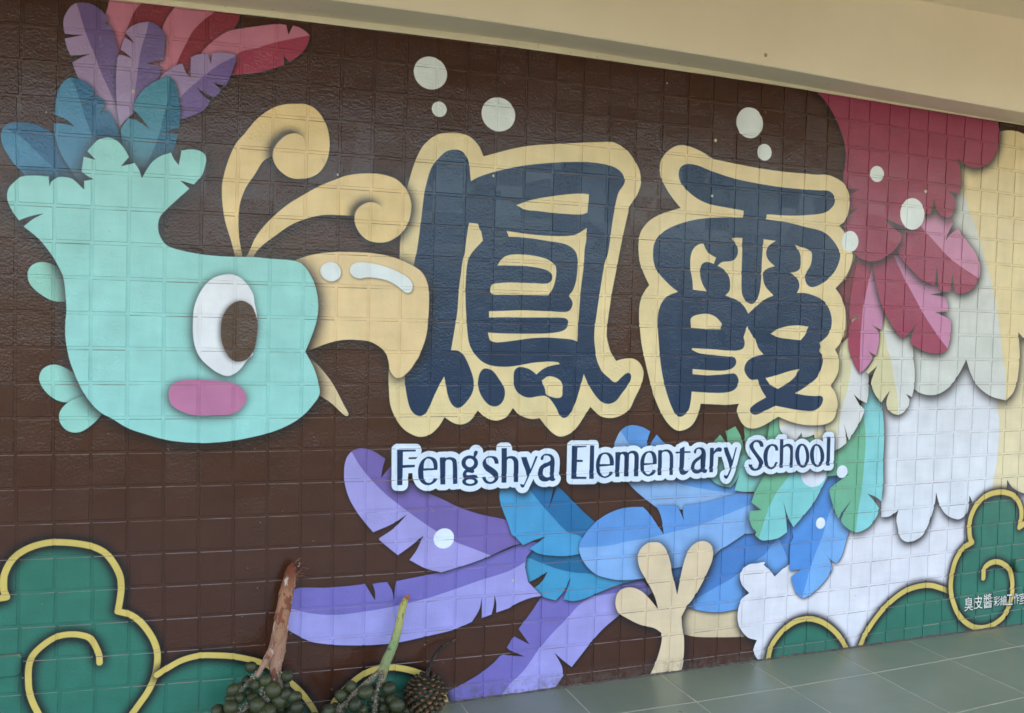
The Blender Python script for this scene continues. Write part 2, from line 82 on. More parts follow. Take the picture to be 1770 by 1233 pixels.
('P', (18, 52, 82), None, '4679,4020 4758,4014 4857,3987 5084,3940 5315,3916 5541,3903 5761,3902 5922,3905 6000,3908 6051,3883 6073,3840 6056,3787 5980,3729 5834,3700 5642,3681 5409,3677! 5404,3637! 5596,3625 5790,3597 5968,3567 6050,3519 6112,3457 6148,3394 6139,3328 6103,3253 6036,3181 5969,3138 5882,3108 5832,3124 5806,3172 5813,3220 5854,3287 5865,3352 5853,3399 5798,3425 5750,3432 5691,3447! 5732,3397 5753,3350 5757,3278 5730,3237 5658,3216! 5703,3192 5739,3153 5750,3105 5729,3054! 5816,3055 5915,3034 6006,2993 6059,2929 6088,2848 6082,2766 6050,2708 5978,2650! 5990,2617 5981,2580 6008,2544 6015,2495 6003,2440 5967,2366 5882,2300 5748,2227! 5856,2211 5955,2204 6015,2204 6034,2177 6009,2120 5951,2083 5843,2084 5706,2102 5565,2127! 5476,2091 5383,2056 5336,2065 5323,2101 5361,2140 5471,2196! 5421,2260 5382,2342! 5314,2342 5271,2379 5250,2426 5271,2482 5325,2518 5429,2546! 5378,2594 5342,2669! 5308,2704 5263,2774! 5230,2683! 5244,2632 5229,2592 5174,2574 5096,2573 4987,2579 4758,2588! 4758,2574! 4826,2548 4962,2534 5098,2524 5144,2522 5171,2489 5157,2449 5103,2419 4994,2411 4771,2423! 4771,2381! 4905,2373 5013,2378 5113,2386 5159,2388 5193,2355 5199,2315 5174,2268 5110,2240 4974,2234 4769,2245! 4762,2160 4746,2098 4704,2055 4660,2048 4614,2091 4557,2207 4508,2353 4477,2505 4458,2657 4445,2771 4444,2805 4454,2881 4486,2950 4536,2993 4617,3025! 4542,3074 4443,3161 4398,3234 4386,3317 4396,3392 4441,3458 4525,3516 4662,3569 4784,3600 4917,3619 5188,3638! 5189,3692! 5048,3705 4877,3722 4760,3759 4661,3820 4606,3877 4588,3928 4598,3982 4636,4011', [], ['4829,3414! 4856,3363 4902,3327 4950,3307! 4930,3255! 4868,3269 4825,3250 4809,3207 4815,3145 4840,3085 4878,3037! 4749,3045! 4741,3119 4720,3211 4718,3302 4740,3365 4783,3401','5086,3468! 5131,3474 5186,3475! 5190,3333 5192,3176 5200,3043 5226,2989 5283,2952 5329,2965 5363,3033 5377,3144 5379,3302 5383,3421 5387,3476! 5507,3469! 5449,3432 5418,3383 5425,3336 5455,3298 5508,3265! 5438,3242 5402,3217 5395,3169 5421,3099 5505,3026! 5431,2996 5358,2946 5268,2871! 5228,2926 5171,2972 5106,2993 5046,3011! 5081,3047 5088,3086 5076,3156 5033,3209 4964,3244! 5003,3273 5102,3290 5138,3322 5149,3370 5134,3416','4738,2789 4740,2820 4770,2843 4849,2860 4903,2859 4967,2837 5023,2788! 5016,2737! 4890,2738 4747,2747!','5486,2715! 5560,2755 5655,2781 5761,2789 5858,2781! 5832,2720 5786,2667! 5689,2673 5563,2687','5455,2353! 5558,2376 5691,2413 5787,2430! 5742,2365 5667,2308 5578,2264! 5505,2300']),
('P', (233, 200, 142), (0.5, 1, -4, 10), '1288,3138! 1263,3235 1225,3356 1205,3468 1199,3591 1211,3670 1237,3766 1281,3873 1335,3944 1399,4031 1444,4078 1518,4133 1584,4159 1659,4172 1746,4174 1814,4134 1864,4061 1887,3986 1892,3898 1878,3819 1841,3748 1783,3700 1716,3680 1639,3679 1572,3717 1534,3771 1519,3818! 1459,3775 1404,3680 1350,3592 1315,3485 1307,3380 1313,3266 1336,3141!', [], []),
('P', (233, 200, 142), (0.55, -13, 6, 12), '1731,3918 1711,3960 1663,3977 1606,3960 1559,3917 1527,3867 1519,3808 1534,3762 1572,3717 1639,3680 1716,3680 1783,3700 1841,3748 1849,3807 1800,3852 1761,3887', [], []),
('W', (233, 200, 142), 9, '1730,3976 1807,3964 1852,3914 1854,3837 1820,3795 1776,3825 1732,3884 1719,3936'),
('P', (233, 201, 144), (0.6, 6, -4, 16), '1360,3140! 1388,3203 1411,3262 1456,3332 1521,3408 1614,3496 1718,3570 1833,3642 1940,3694 2018,3727 2128,3748 2239,3753 2342,3733 2384,3708 2431,3661 2461,3592 2468,3532 2452,3440 2402,3356 2331,3302 2249,3281 2168,3293 2106,3345 2074,3417 2072,3452! 1984,3453 1866,3447 1769,3423 1654,3372 1542,3288 1458,3217 1417,3166 1405,3142!', [], []),
('P', (233, 201, 144), (0.55, -13, 6, 12), '2276,3480 2252,3533 2218,3552 2172,3555 2117,3529 2083,3492 2071,3447 2080,3388 2116,3330 2168,3293 2249,3281 2331,3302 2371,3355 2349,3414 2307,3451', [], []),
('W', (233, 201, 144), 9, '2269,3549 2336,3539 2409,3498 2416,3428 2370,3375 2313,3412 2271,3459 2252,3513'),
('P', (230, 199, 150), (0.62, 3, -5, 18), '1602,3088! 1678,3135 1793,3177 1939,3202 2089,3209 2220,3206 2344,3187 2480,3137 2555,3090 2599,3010 2612,2928 2610,2774 2597,2640 2548,2495 2527,2461 2476,2389 2399,2342 2346,2388 2329,2459 2323,2479 2316,2503 2286,2543 2203,2592 2101,2605 2001,2602 1902,2577 1824,2546 1758,2516! 1658,2603!', [], []),
('P', (226, 231, 232), (0.3, 1, -3, 6), '1844,3069 1863,3110 1911,3132 1961,3119 1985,3071 1973,3025 1924,3001 1869,3021', [], []),
('P', (226, 231, 232), (0.3, 1, -3, 6), '2046,3078 2061,3119 2100,3138 2171,3139 2253,3127 2346,3101 2429,3064 2477,3025 2492,2985 2479,2949 2443,2943 2390,2981 2317,3019 2234,3036 2163,3038 2113,3028 2067,3044', [], []),
('P', (146, 208, 202), (0.68, 3, -7, 22), '395,3750! 453,3822 511,3846 562,3832 604,3790 636,3734! 591,3673! 669,3700! 695,3661 713,3608! 734,3651 776,3718 828,3759 884,3783! 907,3738 932,3708! 947,3802! 1003,3814 1065,3808 1097,3778 1093,3707 1072,3649 1026,3590! 943,3609! 1000,3562! 936,3497 854,3410 824,3369 813,3313 825,3249 869,3191 958,3163 1074,3145 1182,3138 1292,3138 1413,3142 1506,3137 1601,3135 1678,3128 1731,3104 1781,3037 1816,2960 1836,2853 1830,2744 1803,2645 1756,2519! 1781,2474 1817,2405 1848,2306 1855,2226 1812,2157 1745,2083 1659,2025 1544,1977 1431,1948 1292,1923 1154,1912 1072,1913 955,1923 857,1942 752,1976 647,2016 561,2072 484,2120 425,2184 374,2267 332,2367 302,2458 281,2578 278,2669 284,2759 279,2849 266,2957 237,3028 187,3115 122,3196 43,3263! 93,3310 152,3349! 81,3327 18,3298! -14,3343 -42,3403 -48,3446 -38,3491 -15,3523 28,3564 112,3577 180,3578! 185,3516! 192,3543 229,3575 273,3580 314,3571 379,3512! 378,3564! 430,3580! 397,3597 363,3621! 375,3714! 441,3702!', [], []),
('P', (230, 230, 234), (0.42, -4, -5, 13), '1031,2686 1038,2800 1077,2905 1139,2983 1221,3019 1294,3017 1359,2972 1407,2897 1417,2840 1435,2753 1434,2676 1421,2579 1408,2521 1413,2499 1377,2460 1322,2387 1258,2353 1193,2372 1129,2419 1083,2466 1055,2516 1036,2592', [], []),
('P', (84, 62, 50), (0.3, -5, -1, 9), '1329,2851 1394,2824 1418,2782 1438,2715 1435,2618 1422,2540 1399,2492 1376,2465 1321,2448 1274,2464 1246,2500 1213,2576 1205,2652 1215,2738 1260,2816', [], []),
('P', (188, 116, 154), (0.4, -3, -5, 12), '889,2220 893,2267 924,2309 995,2326 1103,2327 1221,2319 1305,2300 1361,2252 1376,2203 1353,2150 1289,2102 1179,2094 1070,2093 980,2115 908,2163', [], []),
('P', (218, 192, 158), (0.6, 4, -7, 18), '4535,1050 4589,995 4632,888 4648,817 4679,710 4702,629! 4718,719 4740,834 4775,948 4825,1015 4904,1046 4972,1030 5015,981 5018,898 4981,806 4906,670 4843,580 4792,526! 4748,447! 4758,364 4779,268 4781,115 4771,34 4747,-20! 4737,-116! 4437,-117! 4465,-21! 4520,83 4561,196 4577,287 4569,335! 4509,375 4379,416 4249,484 4184,530 4157,600 4173,679 4228,715 4304,715 4382,680 4448,623 4536,524! 4499,631 4430,751 4362,859 4340,941 4357,1009 4419,1056 4483,1062', [], []),
('D', (226, 232, 230), None, (1292.0, 2240.2, 60.5, 56.9)),
('D', (226, 232, 230), None, (1326.8, 2118.6, 27.4, 27.1)),
('D', (226, 232, 230), None, (1547.6, 2122.3, 64.5, 60.6)),
('D', (226, 232, 230), None, (2608.2, 2194.9, 62.1, 61.4)),
('D', (226, 232, 230), None, (2682.5, 2084.7, 34.3, 33.3)),
('D', (226, 232, 230), None, (3247.6, 2042.3, 36.4, 33.8)),
('D', (226, 232, 230), None, (3445.4, 1887.0, 66.0, 67.9)),
('D', (226, 232, 230), None, (3122.6, 1751.9, 42.6, 44.1)),
('D', (222, 228, 236), None, (1382.1, 593.8, 38.4, 36.8)),
('D', (214, 216, 228), None, (2984.8, 779.4, 64.5, 58.5)),
('D', (224, 228, 238), None, (3129.8, 781.0, 28.0, 27.2)),
('D', (224, 228, 238), None, (3029.9, 566.2, 23.7, 24.1)),
('P', (44, 108, 90), (0.62, 0, -1, 14), '-1191,164! -1188,1015! -121,973! -46,979! -51,1013 -56,1058 -50,1121 -15,1200 37,1252 110,1288 191,1305 265,1304 365,1289 450,1264 518,1222 570,1153 609,1066 617,990 611,915 599,840! 677,805 747,742 810,641 836,562 840,484 844,402! 901,435 991,479 1100,499 1201,491 1313,473 1407,446 1484,418 1561,375 1649,295 1739,210 1810,120 1871,11 1926,-263!', [], []),
('K', (206, 178, 96), (0.62, 0, -1, 14), 20.6, '-1119,958 -687,851 -121,968 -74,975 -38,979! -51,1013 -55,1058 -50,1121 -15,1200 37,1252 110,1288 191,1305 265,1304 365,1289 450,1264 518,1222 570,1153 609,1066 617,990 611,915 599,838! 677,807 747,742 810,641 836,562 840,484 822,380 787,298 727,209 658,112 512,-69'),
('K', (206, 178, 96), (0.62, 0, -1, 14), 19.5, '494,515 491,558 476,606 438,676 378,705 311,714 245,705 179,668 114,605 90,543 86,451 95,358 132,252 199,132 341,48'),
('K', (206, 178, 96), (0.62, 0, -1, 14), 19.9, '839,398 901,435 991,479 1100,499 1201,491 1313,473 1407,446 1484,418 1561,375 1649,295 1739,210 1810,120 1871,11 1926,-263'),
('P', (44, 108, 90), (0.62, 0, -1, 14), '1957,-267! 1996,58 2030,115 2090,181 2191,252 2304,287 2409,283 2526,253 2646,198 2734,130 2791,38 2813,-40 2829,-387!', [], []),
('K', (206, 178, 96), (0.62, 0, -1, 14), 22.2, '1970,-166 1981,39 2025,116 2090,181 2191,252 2304,287 2409,283 2526,253 2646,198 2734,130 2786,38 2813,-40 2824,-170'),
('P', (44, 108, 90), (0.62, 0, -1, 14), '5570,-285! 5583,-2 5610,119 5678,211 5749,267 5850,314 5968,326 6075,301 6168,255 6279,168 6353,79 6405,-35 6424,-255!', [], []),
('K', (206, 178, 96), (0.62, 0, -1, 14), 22.8, '5572,-162 5583,-2 5610,119 5678,211 5749,267 5850,314 5968,326 6075,301 6168,255 6279,168 6353,79 6405,-22 6425,-127'),
('P', (44, 108, 90), (0.62, 0, -1, 14), '6503,-264! 6520,5 6548,79 6606,177 6711,297 6833,397 6975,477 7120,512 7269,514 7389,482 7510,436! 7748,195! 7944,-149! 7610,-386!', [], []),
('K', (206, 178, 96), (0.62, 0, -1, 14), 23.6, '6504,-135 6520,5 6548,79 6606,177 6711,297 6833,397 6975,477 7120,512 7269,514 7389,482 7519,433'),
('P', (44, 108, 90), (0.62, 0, -1, 14), '9602,403! 9543,1199! 8583,1170! 8390,1027! 8298,984! 8318,1072 8305,1168 8229,1267 8119,1310 8012,1317 7890,1294 7773,1219 7710,1115 7695,1022 7710,915 7738,872! 7641,828 7561,733 7524,629 7510,496 7530,388 7589,263 7663,176 7753,114! 7776,-268! 9655,-318!', [], []),
('K', (206, 178, 96), (0.62, 0, -1, 14), 24.8, '9350,1122 8678,1138 8408,1033 8299,980! 8318,1072 8305,1168 8229,1267 8119,1310 8012,1317 7890,1294 7773,1219 7710,1115 7695,1022 7710,915 7738,872! 7641,828 7561,733 7524,629 7510,496 7530,388 7589,263 7663,176 7753,114 7842,82 7966,77 8070,106 8174,173 8237,305 8250,442 8210,582 8125,649 8035,676 7947,661 7897,617 7890,536'),
('H', (216, 226, 240), (0.55, 1, -8, 13), 21.0, ['2407,1838! 2540,1835! 2541,1823! 2447,1823! 2448,1728! 2536,1727! 2535,1711! 2448,1708! 2448,1586! 2413,1587!','2703,1686! 2703,1724 2693,1757 2669,1776 2636,1782 2603,1771 2577,1744 2563,1708 2561,1672 2567,1632 2587,1599 2616,1581 2645,1578 2674,1589 2696,1607 2705,1623! 2677,1625! 2669,1608 2649,1594 2626,1597 2611,1614 2602,1642 2599,1684!','2719,1774! 2759,1775! 2761,1769! 2787,1775 2816,1772 2840,1757 2850,1724 2857,1581! 2822,1580! 2816,1725 2808,1750 2787,1758 2768,1755! 2761,1743! 2764,1579! 2728,1580!','3008,1727 3001,1700 2978,1680 2946,1674 2914,1682 2891,1703 2882,1731 2889,1758 2912,1777 2943,1784 2975,1776 2999,1755','2974,1774! 2974,1803 2988,1818 3003,1810 3001,1794 2989,1774! 2983,1761!','2910,1679! 2895,1657 2897,1633 2909,1614! 2944,1615! 3012,1617! 3003,1635 2969,1642 2939,1638 2921,1644 2923,1659 2934,1662! 2951,1658 2972,1655 2981,1667 2976,1679!','3011,1591 3003,1575 2981,1564 2951,1561 2921,1566 2899,1579 2891,1595 2898,1611 2920,1622 2950,1625 2980,1620 3002,1607','3166,1717! 3164,1740 3148,1765 3121,1774 3086,1773 3059,1757 3043,1731 3047,1702 3067,1673 3103,1647 3127,1627 3138,1612 3133,1596 3113,1585 3091,1589 3076,1604 3070,1623! 3042,1622! 3050,1601 3070,1579 3101,1570 3135,1575 3161,1595 3169,1620 3164,1649 3141,1674 3110,1696 3081,1715 3070,1734 3070,1753 3087,1763 3108,1764 3128,1749 3138,1718!','3187,1831! 3227,1831! 3230,1765! 3253,1771 3288,1768 3311,1751 3321,1727 3324,1644 3323,1576! 3289,1578! 3285,1720 3278,1741 3258,1754 3238,1751! 3231,1742! 3232,1647 3231,1575! 3194,1576!','3342,1761! 3384,1761! 3421,1668! 3458,1766! 3474,1763! 3421,1641 3377,1550 3369,1535 3353,1536 3341,1555 3343,1562! 3359,1557 3370,1556 3395,1614! 3381,1659 3356,1718','3507,1734 3498,1746 3506,1764 3526,1777 3553,1780 3585,1773 3606,1749 3613,1715 3611,1656 3611,1609 3616,1590! 3625,1590! 3618,1579 3600,1573 3584,1578! 3579,1583! 3559,1575 3527,1573 3497,1588 3483,1618 3482,1651 3492,1681 3514,1701 3546,1713 3573,1725 3581,1737 3572,1759 3551,1768 3530,1766 3524,1756 3518,1739','3753,1836! 3870,1833! 3870,1825! 3796,1822! 3795,1729! 3842,1727! 3843,1711! 3795,1713! 3795,1601! 3878,1596! 3878,1581! 3755,1585!','3901,1836! 3935,1835! 3939,1580! 3902,1581!','4106,1678! 4105,1714 4091,1750 4067,1772 4033,1780 3995,1771 3968,1744 3956,1706 3956,1667 3967,1628 3992,1597 4030,1583 4068,1592 4094,1611 4100,1628! 4074,1629! 4063,1607 4039,1595 4015,1600 3998,1622 3990,1648 3988,1672!','4117,1779! 4158,1779! 4160,1776! 4182,1781 4211,1779 4226,1772! 4249,1785 4279,1786 4303,1775 4317,1753 4320,1700 4320,1586! 4283,1588! 4283,1701 4280,1749 4265,1767 4243,1765 4235,1759! 4235,1702 4236,1588! 4199,1589! 4197,1703 4194,1747 4182,1762 4165,1761 4159,1748! 4156,1683 4156,1588! 4121,1589!','4478,1678! 4476,1721 4464,1758 4440,1777 4414,1781 4378,1774 4351,1751 4337,1715 4335,1678 4342,1632 4369,1599 4406,1583 4442,1590 4467,1610 4474,1631! 4446,1631! 4436,1611 4411,1598 4390,1605 4373,1631 4367,1671!','4488,1785! 4520,1786! 4523,1782! 4554,1790 4586,1785 4613,1763 4624,1726 4625,1587! 4595,1588! 4593,1699 4590,1745 4573,1769 4550,1775 4526,1770! 4521,1761! 4523,1682 4523,1588! 4490,1589!','4681,1792! 4722,1810! 4724,1772! 4778,1770! 4779,1758! 4724,1758! 4723,1677 4723,1630 4733,1616 4770,1617! 4752,1596 4721,1584 4694,1593 4683,1617 4682,1678 4682,1757! 4645,1756! 4643,1768! 4681,1769!','4824,1750 4810,1759 4812,1777 4830,1793 4859,1800 4895,1792 4916,1765 4920,1728 4918,1671 4919,1624! 4937,1616! 4932,1598 4913,1593 4900,1596 4891,1604! 4865,1593 4833,1591 4805,1604 4791,1628 4788,1656 4802,1688 4828,1711 4859,1727 4880,1743 4882,1766 4868,1783 4846,1788 4833,1777 4829,1758','4957,1793! 4992,1793! 4993,1764! 5014,1787 5041,1796 5063,1788 5067,1771 5054,1760 5032,1763 5010,1756 4993,1740! 4992,1669 4990,1597! 4957,1597!','5083,1792! 5119,1794! 5167,1690! 5196,1793! 5207,1792! 5183,1697 5159,1607 5129,1546 5118,1539 5101,1552 5097,1569! 5117,1566 5128,1572! 5150,1622! 5122,1694 5098,1752','5461,1791! 5458,1815 5442,1837 5402,1847 5363,1841 5333,1818 5331,1784 5350,1755 5385,1715 5415,1676 5424,1647 5415,1623 5390,1613 5370,1622 5360,1648! 5326,1649! 5336,1625 5356,1603 5391,1596 5430,1606 5457,1631 5466,1660 5455,1685 5419,1724 5383,1764 5364,1793 5367,1822 5392,1833 5415,1821 5430,1792!','5606,1756! 5602,1783 5581,1805 5546,1811 5507,1802 5477,1771 5464,1723 5469,1679 5486,1635 5521,1608 5561,1606 5595,1632 5606,1661! 5582,1662! 5574,1633 5549,1619 5526,1629 5510,1659 5504,1707 5511,1761 5530,1789 5553,1796 5573,1781 5579,1757!','5620,1849! 5653,1849! 5655,1796! 5685,1810 5720,1809 5747,1789 5756,1750 5759,1612! 5726,1611! 5725,1692 5722,1761 5709,1783 5686,1791 5656,1777! 5659,1613! 5626,1612!','5918,1707 5914,1656 5891,1620 5857,1607 5820,1622 5791,1660 5777,1710 5782,1760 5804,1797 5838,1809 5875,1795 5904,1758','6068,1704 6063,1655 6040,1621 6005,1609 5968,1623 5938,1659 5924,1708 5929,1755 5952,1790 5986,1802 6023,1789 6053,1753','6090,1861! 6125,1861! 6129,1617! 6093,1618!','3806,1808! 3890,1806! 3897,1608! 3812,1611!','5508,1765! 5623,1763! 5628,1656! 5513,1659!']),
('P', (18, 50, 86), None, '2407,1838! 2540,1835! 2541,1823! 2447,1823! 2448,1728! 2536,1727! 2535,1711! 2448,1708! 2448,1586! 2413,1587!', [], []),
('P', (18, 50, 86), None, '2703,1686! 2703,1724 2693,1757 2669,1776 2636,1782 2603,1771 2577,1744 2563,1708 2561,1672 2567,1632 2587,1599 2616,1581 2645,1578 2674,1589 2696,1607 2705,1623! 2677,1625! 2669,1608 2649,1594 2626,1597 2611,1614 2602,1642 2599,1684!', [], ['2601,1699! 2602,1731 2612,1759 2630,1769 2653,1762 2670,1737 2677,1699!']),
('P', (18, 50, 86), None, '2719,1774! 2759,1775! 2761,1769! 2787,1775 2816,1772 2840,1757 2850,1724 2857,1581! 2822,1580! 2816,1725 2808,1750 2787,1758 2768,1755! 2761,1743! 2764,1579! 2728,1580!', [], []),
('P', (18, 50, 86), None, '3008,1727 3001,1700 2978,1680 2946,1674 2914,1682 2891,1703 2882,1731 2889,1758 2912,1777 2943,1784 2975,1776 2999,1755', [], ['2978,1729 2974,1713 2963,1702 2946,1698 2930,1703 2918,1715 2913,1730 2917,1746 2929,1758 2945,1761 2961,1757 2974,1744']),
('P', (18, 50, 86), None, '2974,1774! 2974,1803 2988,1818 3003,1810 3001,1794 2989,1774! 2983,1761!', [], []),
('P', (18, 50, 86), None, '2910,1679! 2895,1657 2897,1633 2909,1614! 2944,1615! 3012,1617! 3003,1635 2969,1642 2939,1638 2921,1644 2923,1659 2934,1662! 2951,1658 2972,1655 2981,1667 2976,1679!', [], []),
('P', (18, 50, 86), None, '3011,1591 3003,1575 2981,1564 2951,1561 2921,1566 2899,1579 2891,1595 2898,1611 2920,1622 2950,1625 2980,1620 3002,1607', [], ['2985,1592 2981,1583 2969,1578 2952,1576 2935,1579 2923,1586 2918,1594 2922,1603 2935,1609 2951,1610 2968,1607 2981,1601']),
('P', (18, 50, 86), None, '3166,1717! 3164,1740 3148,1765 3121,1774 3086,1773 3059,1757 3043,1731 3047,1702 3067,1673 3103,1647 3127,1627 3138,1612 3133,1596 3113,1585 3091,1589 3076,1604 3070,1623! 3042,1622! 3050,1601 3070,1579 3101,1570 3135,1575 3161,1595 3169,1620 3164,1649 3141,1674 3110,1696 3081,1715 3070,1734 3070,1753 3087,1763 3108,1764 3128,1749 3138,1718!', [], []),
('P', (18, 50, 86), None, '3187,1831! 3227,1831! 3230,1765! 3253,1771 3288,1768 3311,1751 3321,1727 3324,1644 3323,1576! 3289,1578! 3285,1720 3278,1741 3258,1754 3238,1751! 3231,1742! 3232,1647 3231,1575! 3194,1576!', [], []),
('P', (18, 50, 86), None, '3342,1761! 3384,1761! 3421,1668! 3458,1766! 3474,1763! 3421,1641 3377,1550 3369,1535 3353,1536 3341,1555 3343,1562! 3359,1557 3370,1556 3395,1614! 3381,1659 3356,1718', [], []),
('P', (18, 50, 86), None, '3507,1734 3498,1746 3506,1764 3526,1777 3553,1780 3585,1773 3606,1749 3613,1715 3611,1656 3611,1609 3616,1590! 3625,1590! 3618,1579 3600,1573 3584,1578! 3579,1583! 3559,1575 3527,1573 3497,1588 3483,1618 3482,1651 3492,1681 3514,1701 3546,1713 3573,1725 3581,1737 3572,1759 3551,1768 3530,1766 3524,1756 3518,1739', [], ['3576,1693! 3551,1683 3529,1671 3520,1650 3523,1625 3540,1607 3563,1603 3579,1610!']),
('P', (18, 50, 86), None, '3753,1836! 3870,1833! 3870,1825! 3796,1822! 3795,1729! 3842,1727! 3843,1711! 3795,1713! 3795,1601! 3878,1596! 3878,1581! 3755,1585!', [], []),
('P', (18, 50, 86), None, '3901,1836! 3935,1835! 3939,1580! 3902,1581!', [], []),
('P', (18, 50, 86), None, '4106,1678! 4105,1714 4091,1750 4067,1772 4033,1780 3995,1771 3968,1744 3956,1706 3956,1667 3967,1628 3992,1597 4030,1583 4068,1592 4094,1611 4100,1628! 4074,1629! 4063,1607 4039,1595 4015,1600 3998,1622 3990,1648 3988,1672!', [], ['3988,1690! 3992,1726 4003,1756 4026,1768 4050,1759 4066,1733 4073,1689!']),
('P', (18, 50, 86), None, '4117,1779! 4158,1779! 4160,1776! 4182,1781 4211,1779 4226,1772! 4249,1785 4279,1786 4303,1775 4317,1753 4320,1700 4320,1586! 4283,1588! 4283,1701 4280,1749 4265,1767 4243,1765 4235,1759! 4235,1702 4236,1588! 4199,1589! 4197,1703 4194,1747 4182,1762 4165,1761 4159,1748! 4156,1683 4156,1588! 4121,1589!', [], []),
('P', (18, 50, 86), None, '4478,1678! 4476,1721 4464,1758 4440,1777 4414,1781 4378,1774 4351,1751 4337,1715 4335,1678 4342,1632 4369,1599 4406,1583 4442,1590 4467,1610 4474,1631! 4446,1631! 4436,1611 4411,1598 4390,1605 4373,1631 4367,1671!', [], ['4369,1687! 4372,1728 4387,1760 4409,1769 4431,1759 4443,1721 4444,1685!']),
('P', (18, 50, 86), None, '4488,1785! 4520,1786! 4523,1782! 4554,1790 4586,1785 4613,1763 4624,1726 4625,1587! 4595,1588! 4593,1699 4590,1745 4573,1769 4550,1775 4526,1770! 4521,1761! 4523,1682 4523,1588! 4490,1589!', [], []),
('P', (18, 50, 86), None, '4681,1792! 4722,1810! 4724,1772! 4778,1770! 4779,1758! 4724,1758! 4723,1677 4723,1630 4733,1616 4770,1617! 4752,1596 4721,1584 4694,1593 4683,1617 4682,1678 4682,1757! 4645,1756! 4643,1768! 4681,1769!', [], []),
('P', (18, 50, 86), None, '4824,1750 4810,1759 4812,1777 4830,1793 4859,1800 4895,1792 4916,1765 4920,1728 4918,1671 4919,1624! 4937,1616! 4932,1598 4913,1593 4900,1596 4891,1604! 4865,1593 4833,1591 4805,1604 4791,1628 4788,1656 4802,1688 4828,1711 4859,1727 4880,1743 4882,1766 4868,1783 4846,1788 4833,1777 4829,1758', [], ['4876,1708! 4855,1696 4832,1678 4819,1655 4823,1632 4842,1619 4866,1622 4879,1630!']),
('P', (18, 50, 86), None, '4957,1793! 4992,1793! 4993,1764! 5014,1787 5041,1796 5063,1788 5067,1771 5054,1760 5032,1763 5010,1756 4993,1740! 4992,1669 4990,1597! 4957,1597!', [], []),
('P', (18, 50, 86), None, '5083,1792! 5119,1794! 5167,1690! 5196,1793! 5207,1792! 5183,1697 5159,1607 5129,1546 5118,1539 5101,1552 5097,1569! 5117,1566 5128,1572! 5150,1622! 5122,1694 5098,1752', [], []),
('P', (18, 50, 86), None, '5461,1791! 5458,1815 5442,1837 5402,1847 5363,1841 5333,1818 5331,1784 5350,1755 5385,1715 5415,1676 5424,1647 5415,1623 5390,1613 5370,1622 5360,1648! 5326,1649! 5336,1625 5356,1603 5391,1596 5430,1606 5457,1631 5466,1660 5455,1685 5419,1724 5383,1764 5364,1793 5367,1822 5392,1833 5415,1821 5430,1792!', [], []),
('P', (18, 50, 86), None, '5606,1756! 5602,1783 5581,1805 5546,1811 5507,1802 5477,1771 5464,1723 5469,1679 5486,1635 5521,1608 5561,1606 5595,1632 5606,1661! 5582,1662! 5574,1633 5549,1619 5526,1629 5510,1659 5504,1707 5511,1761 5530,1789 5553,1796 5573,1781 5579,1757!', [], []),
('P', (18, 50, 86), None, '5620,1849! 5653,1849! 5655,1796! 5685,1810 5720,1809 5747,1789 5756,1750 5759,1612! 5726,1611! 5725,1692 5722,1761 5709,1783 5686,1791 5656,1777! 5659,1613! 5626,1612!', [], []),
('P', (18, 50, 86), None, '5918,1707 5914,1656 5891,1620 5857,1607 5820,1622 5791,1660 5777,1710 5782,1760 5804,1797 5838,1809 5875,1795 5904,1758', [], ['5885,1708 5884,1665 5875,1634 5859,1624 5841,1635 5825,1667 5816,1709 5817,1751 5826,1782 5842,1793 5860,1781 5875,1750']),
('P', (18, 50, 86), None, '6068,1704 6063,1655 6040,1621 6005,1609 5968,1623 5938,1659 5924,1708 5929,1755 5952,1790 5986,1802 6023,1789 6053,1753', [], ['6030,1705 6030,1663 6021,1633 6006,1622 5988,1634 5973,1665 5964,1707 5964,1748 5973,1778 5988,1789 6006,1777 6021,1747']),
('P', (18, 50, 86), None, '6090,1861! 6125,1861! 6129,1617! 6093,1618!', [], []),
('D', (196, 190, 160), None, (2453.6, 2111.3, 6.3, 6.5)),
('D', (196, 190, 160), None, (3513.8, 1988.5, 8.3, 7.7)),
('D', (196, 190, 160), None, (327.8, 2073.2, 4.4, 5.6)),
('D', (196, 190, 160), None, (1534.6, 1902.4, 4.8, 5.4)),
('D', (196, 190, 160), None, (975.8, 1863.1, 3.9, 4.7)),
('D', (196, 190, 160), None, (2446.7, 1893.9, 5.3, 5.4)),
('D', (196, 190, 160), None, (82.0, 1983.5, 1.6, 2.1)),
('D', (196, 190, 160), None, (2229.0, 2309.1, 3.0, 3.2)),
('D', (196, 190, 160), None, (1653.1, 420.6, 4.6, 5.2)),
('D', (60, 52, 46), None, (2102.9, 2349.4, 7.4, 6.5)),
('G', (224, 218, 206), (0.8, 1, -2, 6), ['7701,333! 7755,334! 7755,324! 7702,324!','7702,316! 7756,317! 7756,307! 7703,306!','7700,351! 7754,351! 7754,341! 7701,341!','7728,296! 7725,285! 7685,285! 7686,276! 7721,276! 7706,262! 7685,254! 7689,245! 7714,256! 7730,275! 7750,256! 7778,247! 7782,256! 7756,262! 7738,276! 7779,276! 7778,285! 7763,285! 7765,288! 7757,294! 7748,299! 7744,294! 7758,285! 7734,285! 7736,294!','7721,370! 7718,359! 7691,358! 7695,299! 7765,299! 7762,359! 7727,359! 7730,368!']),
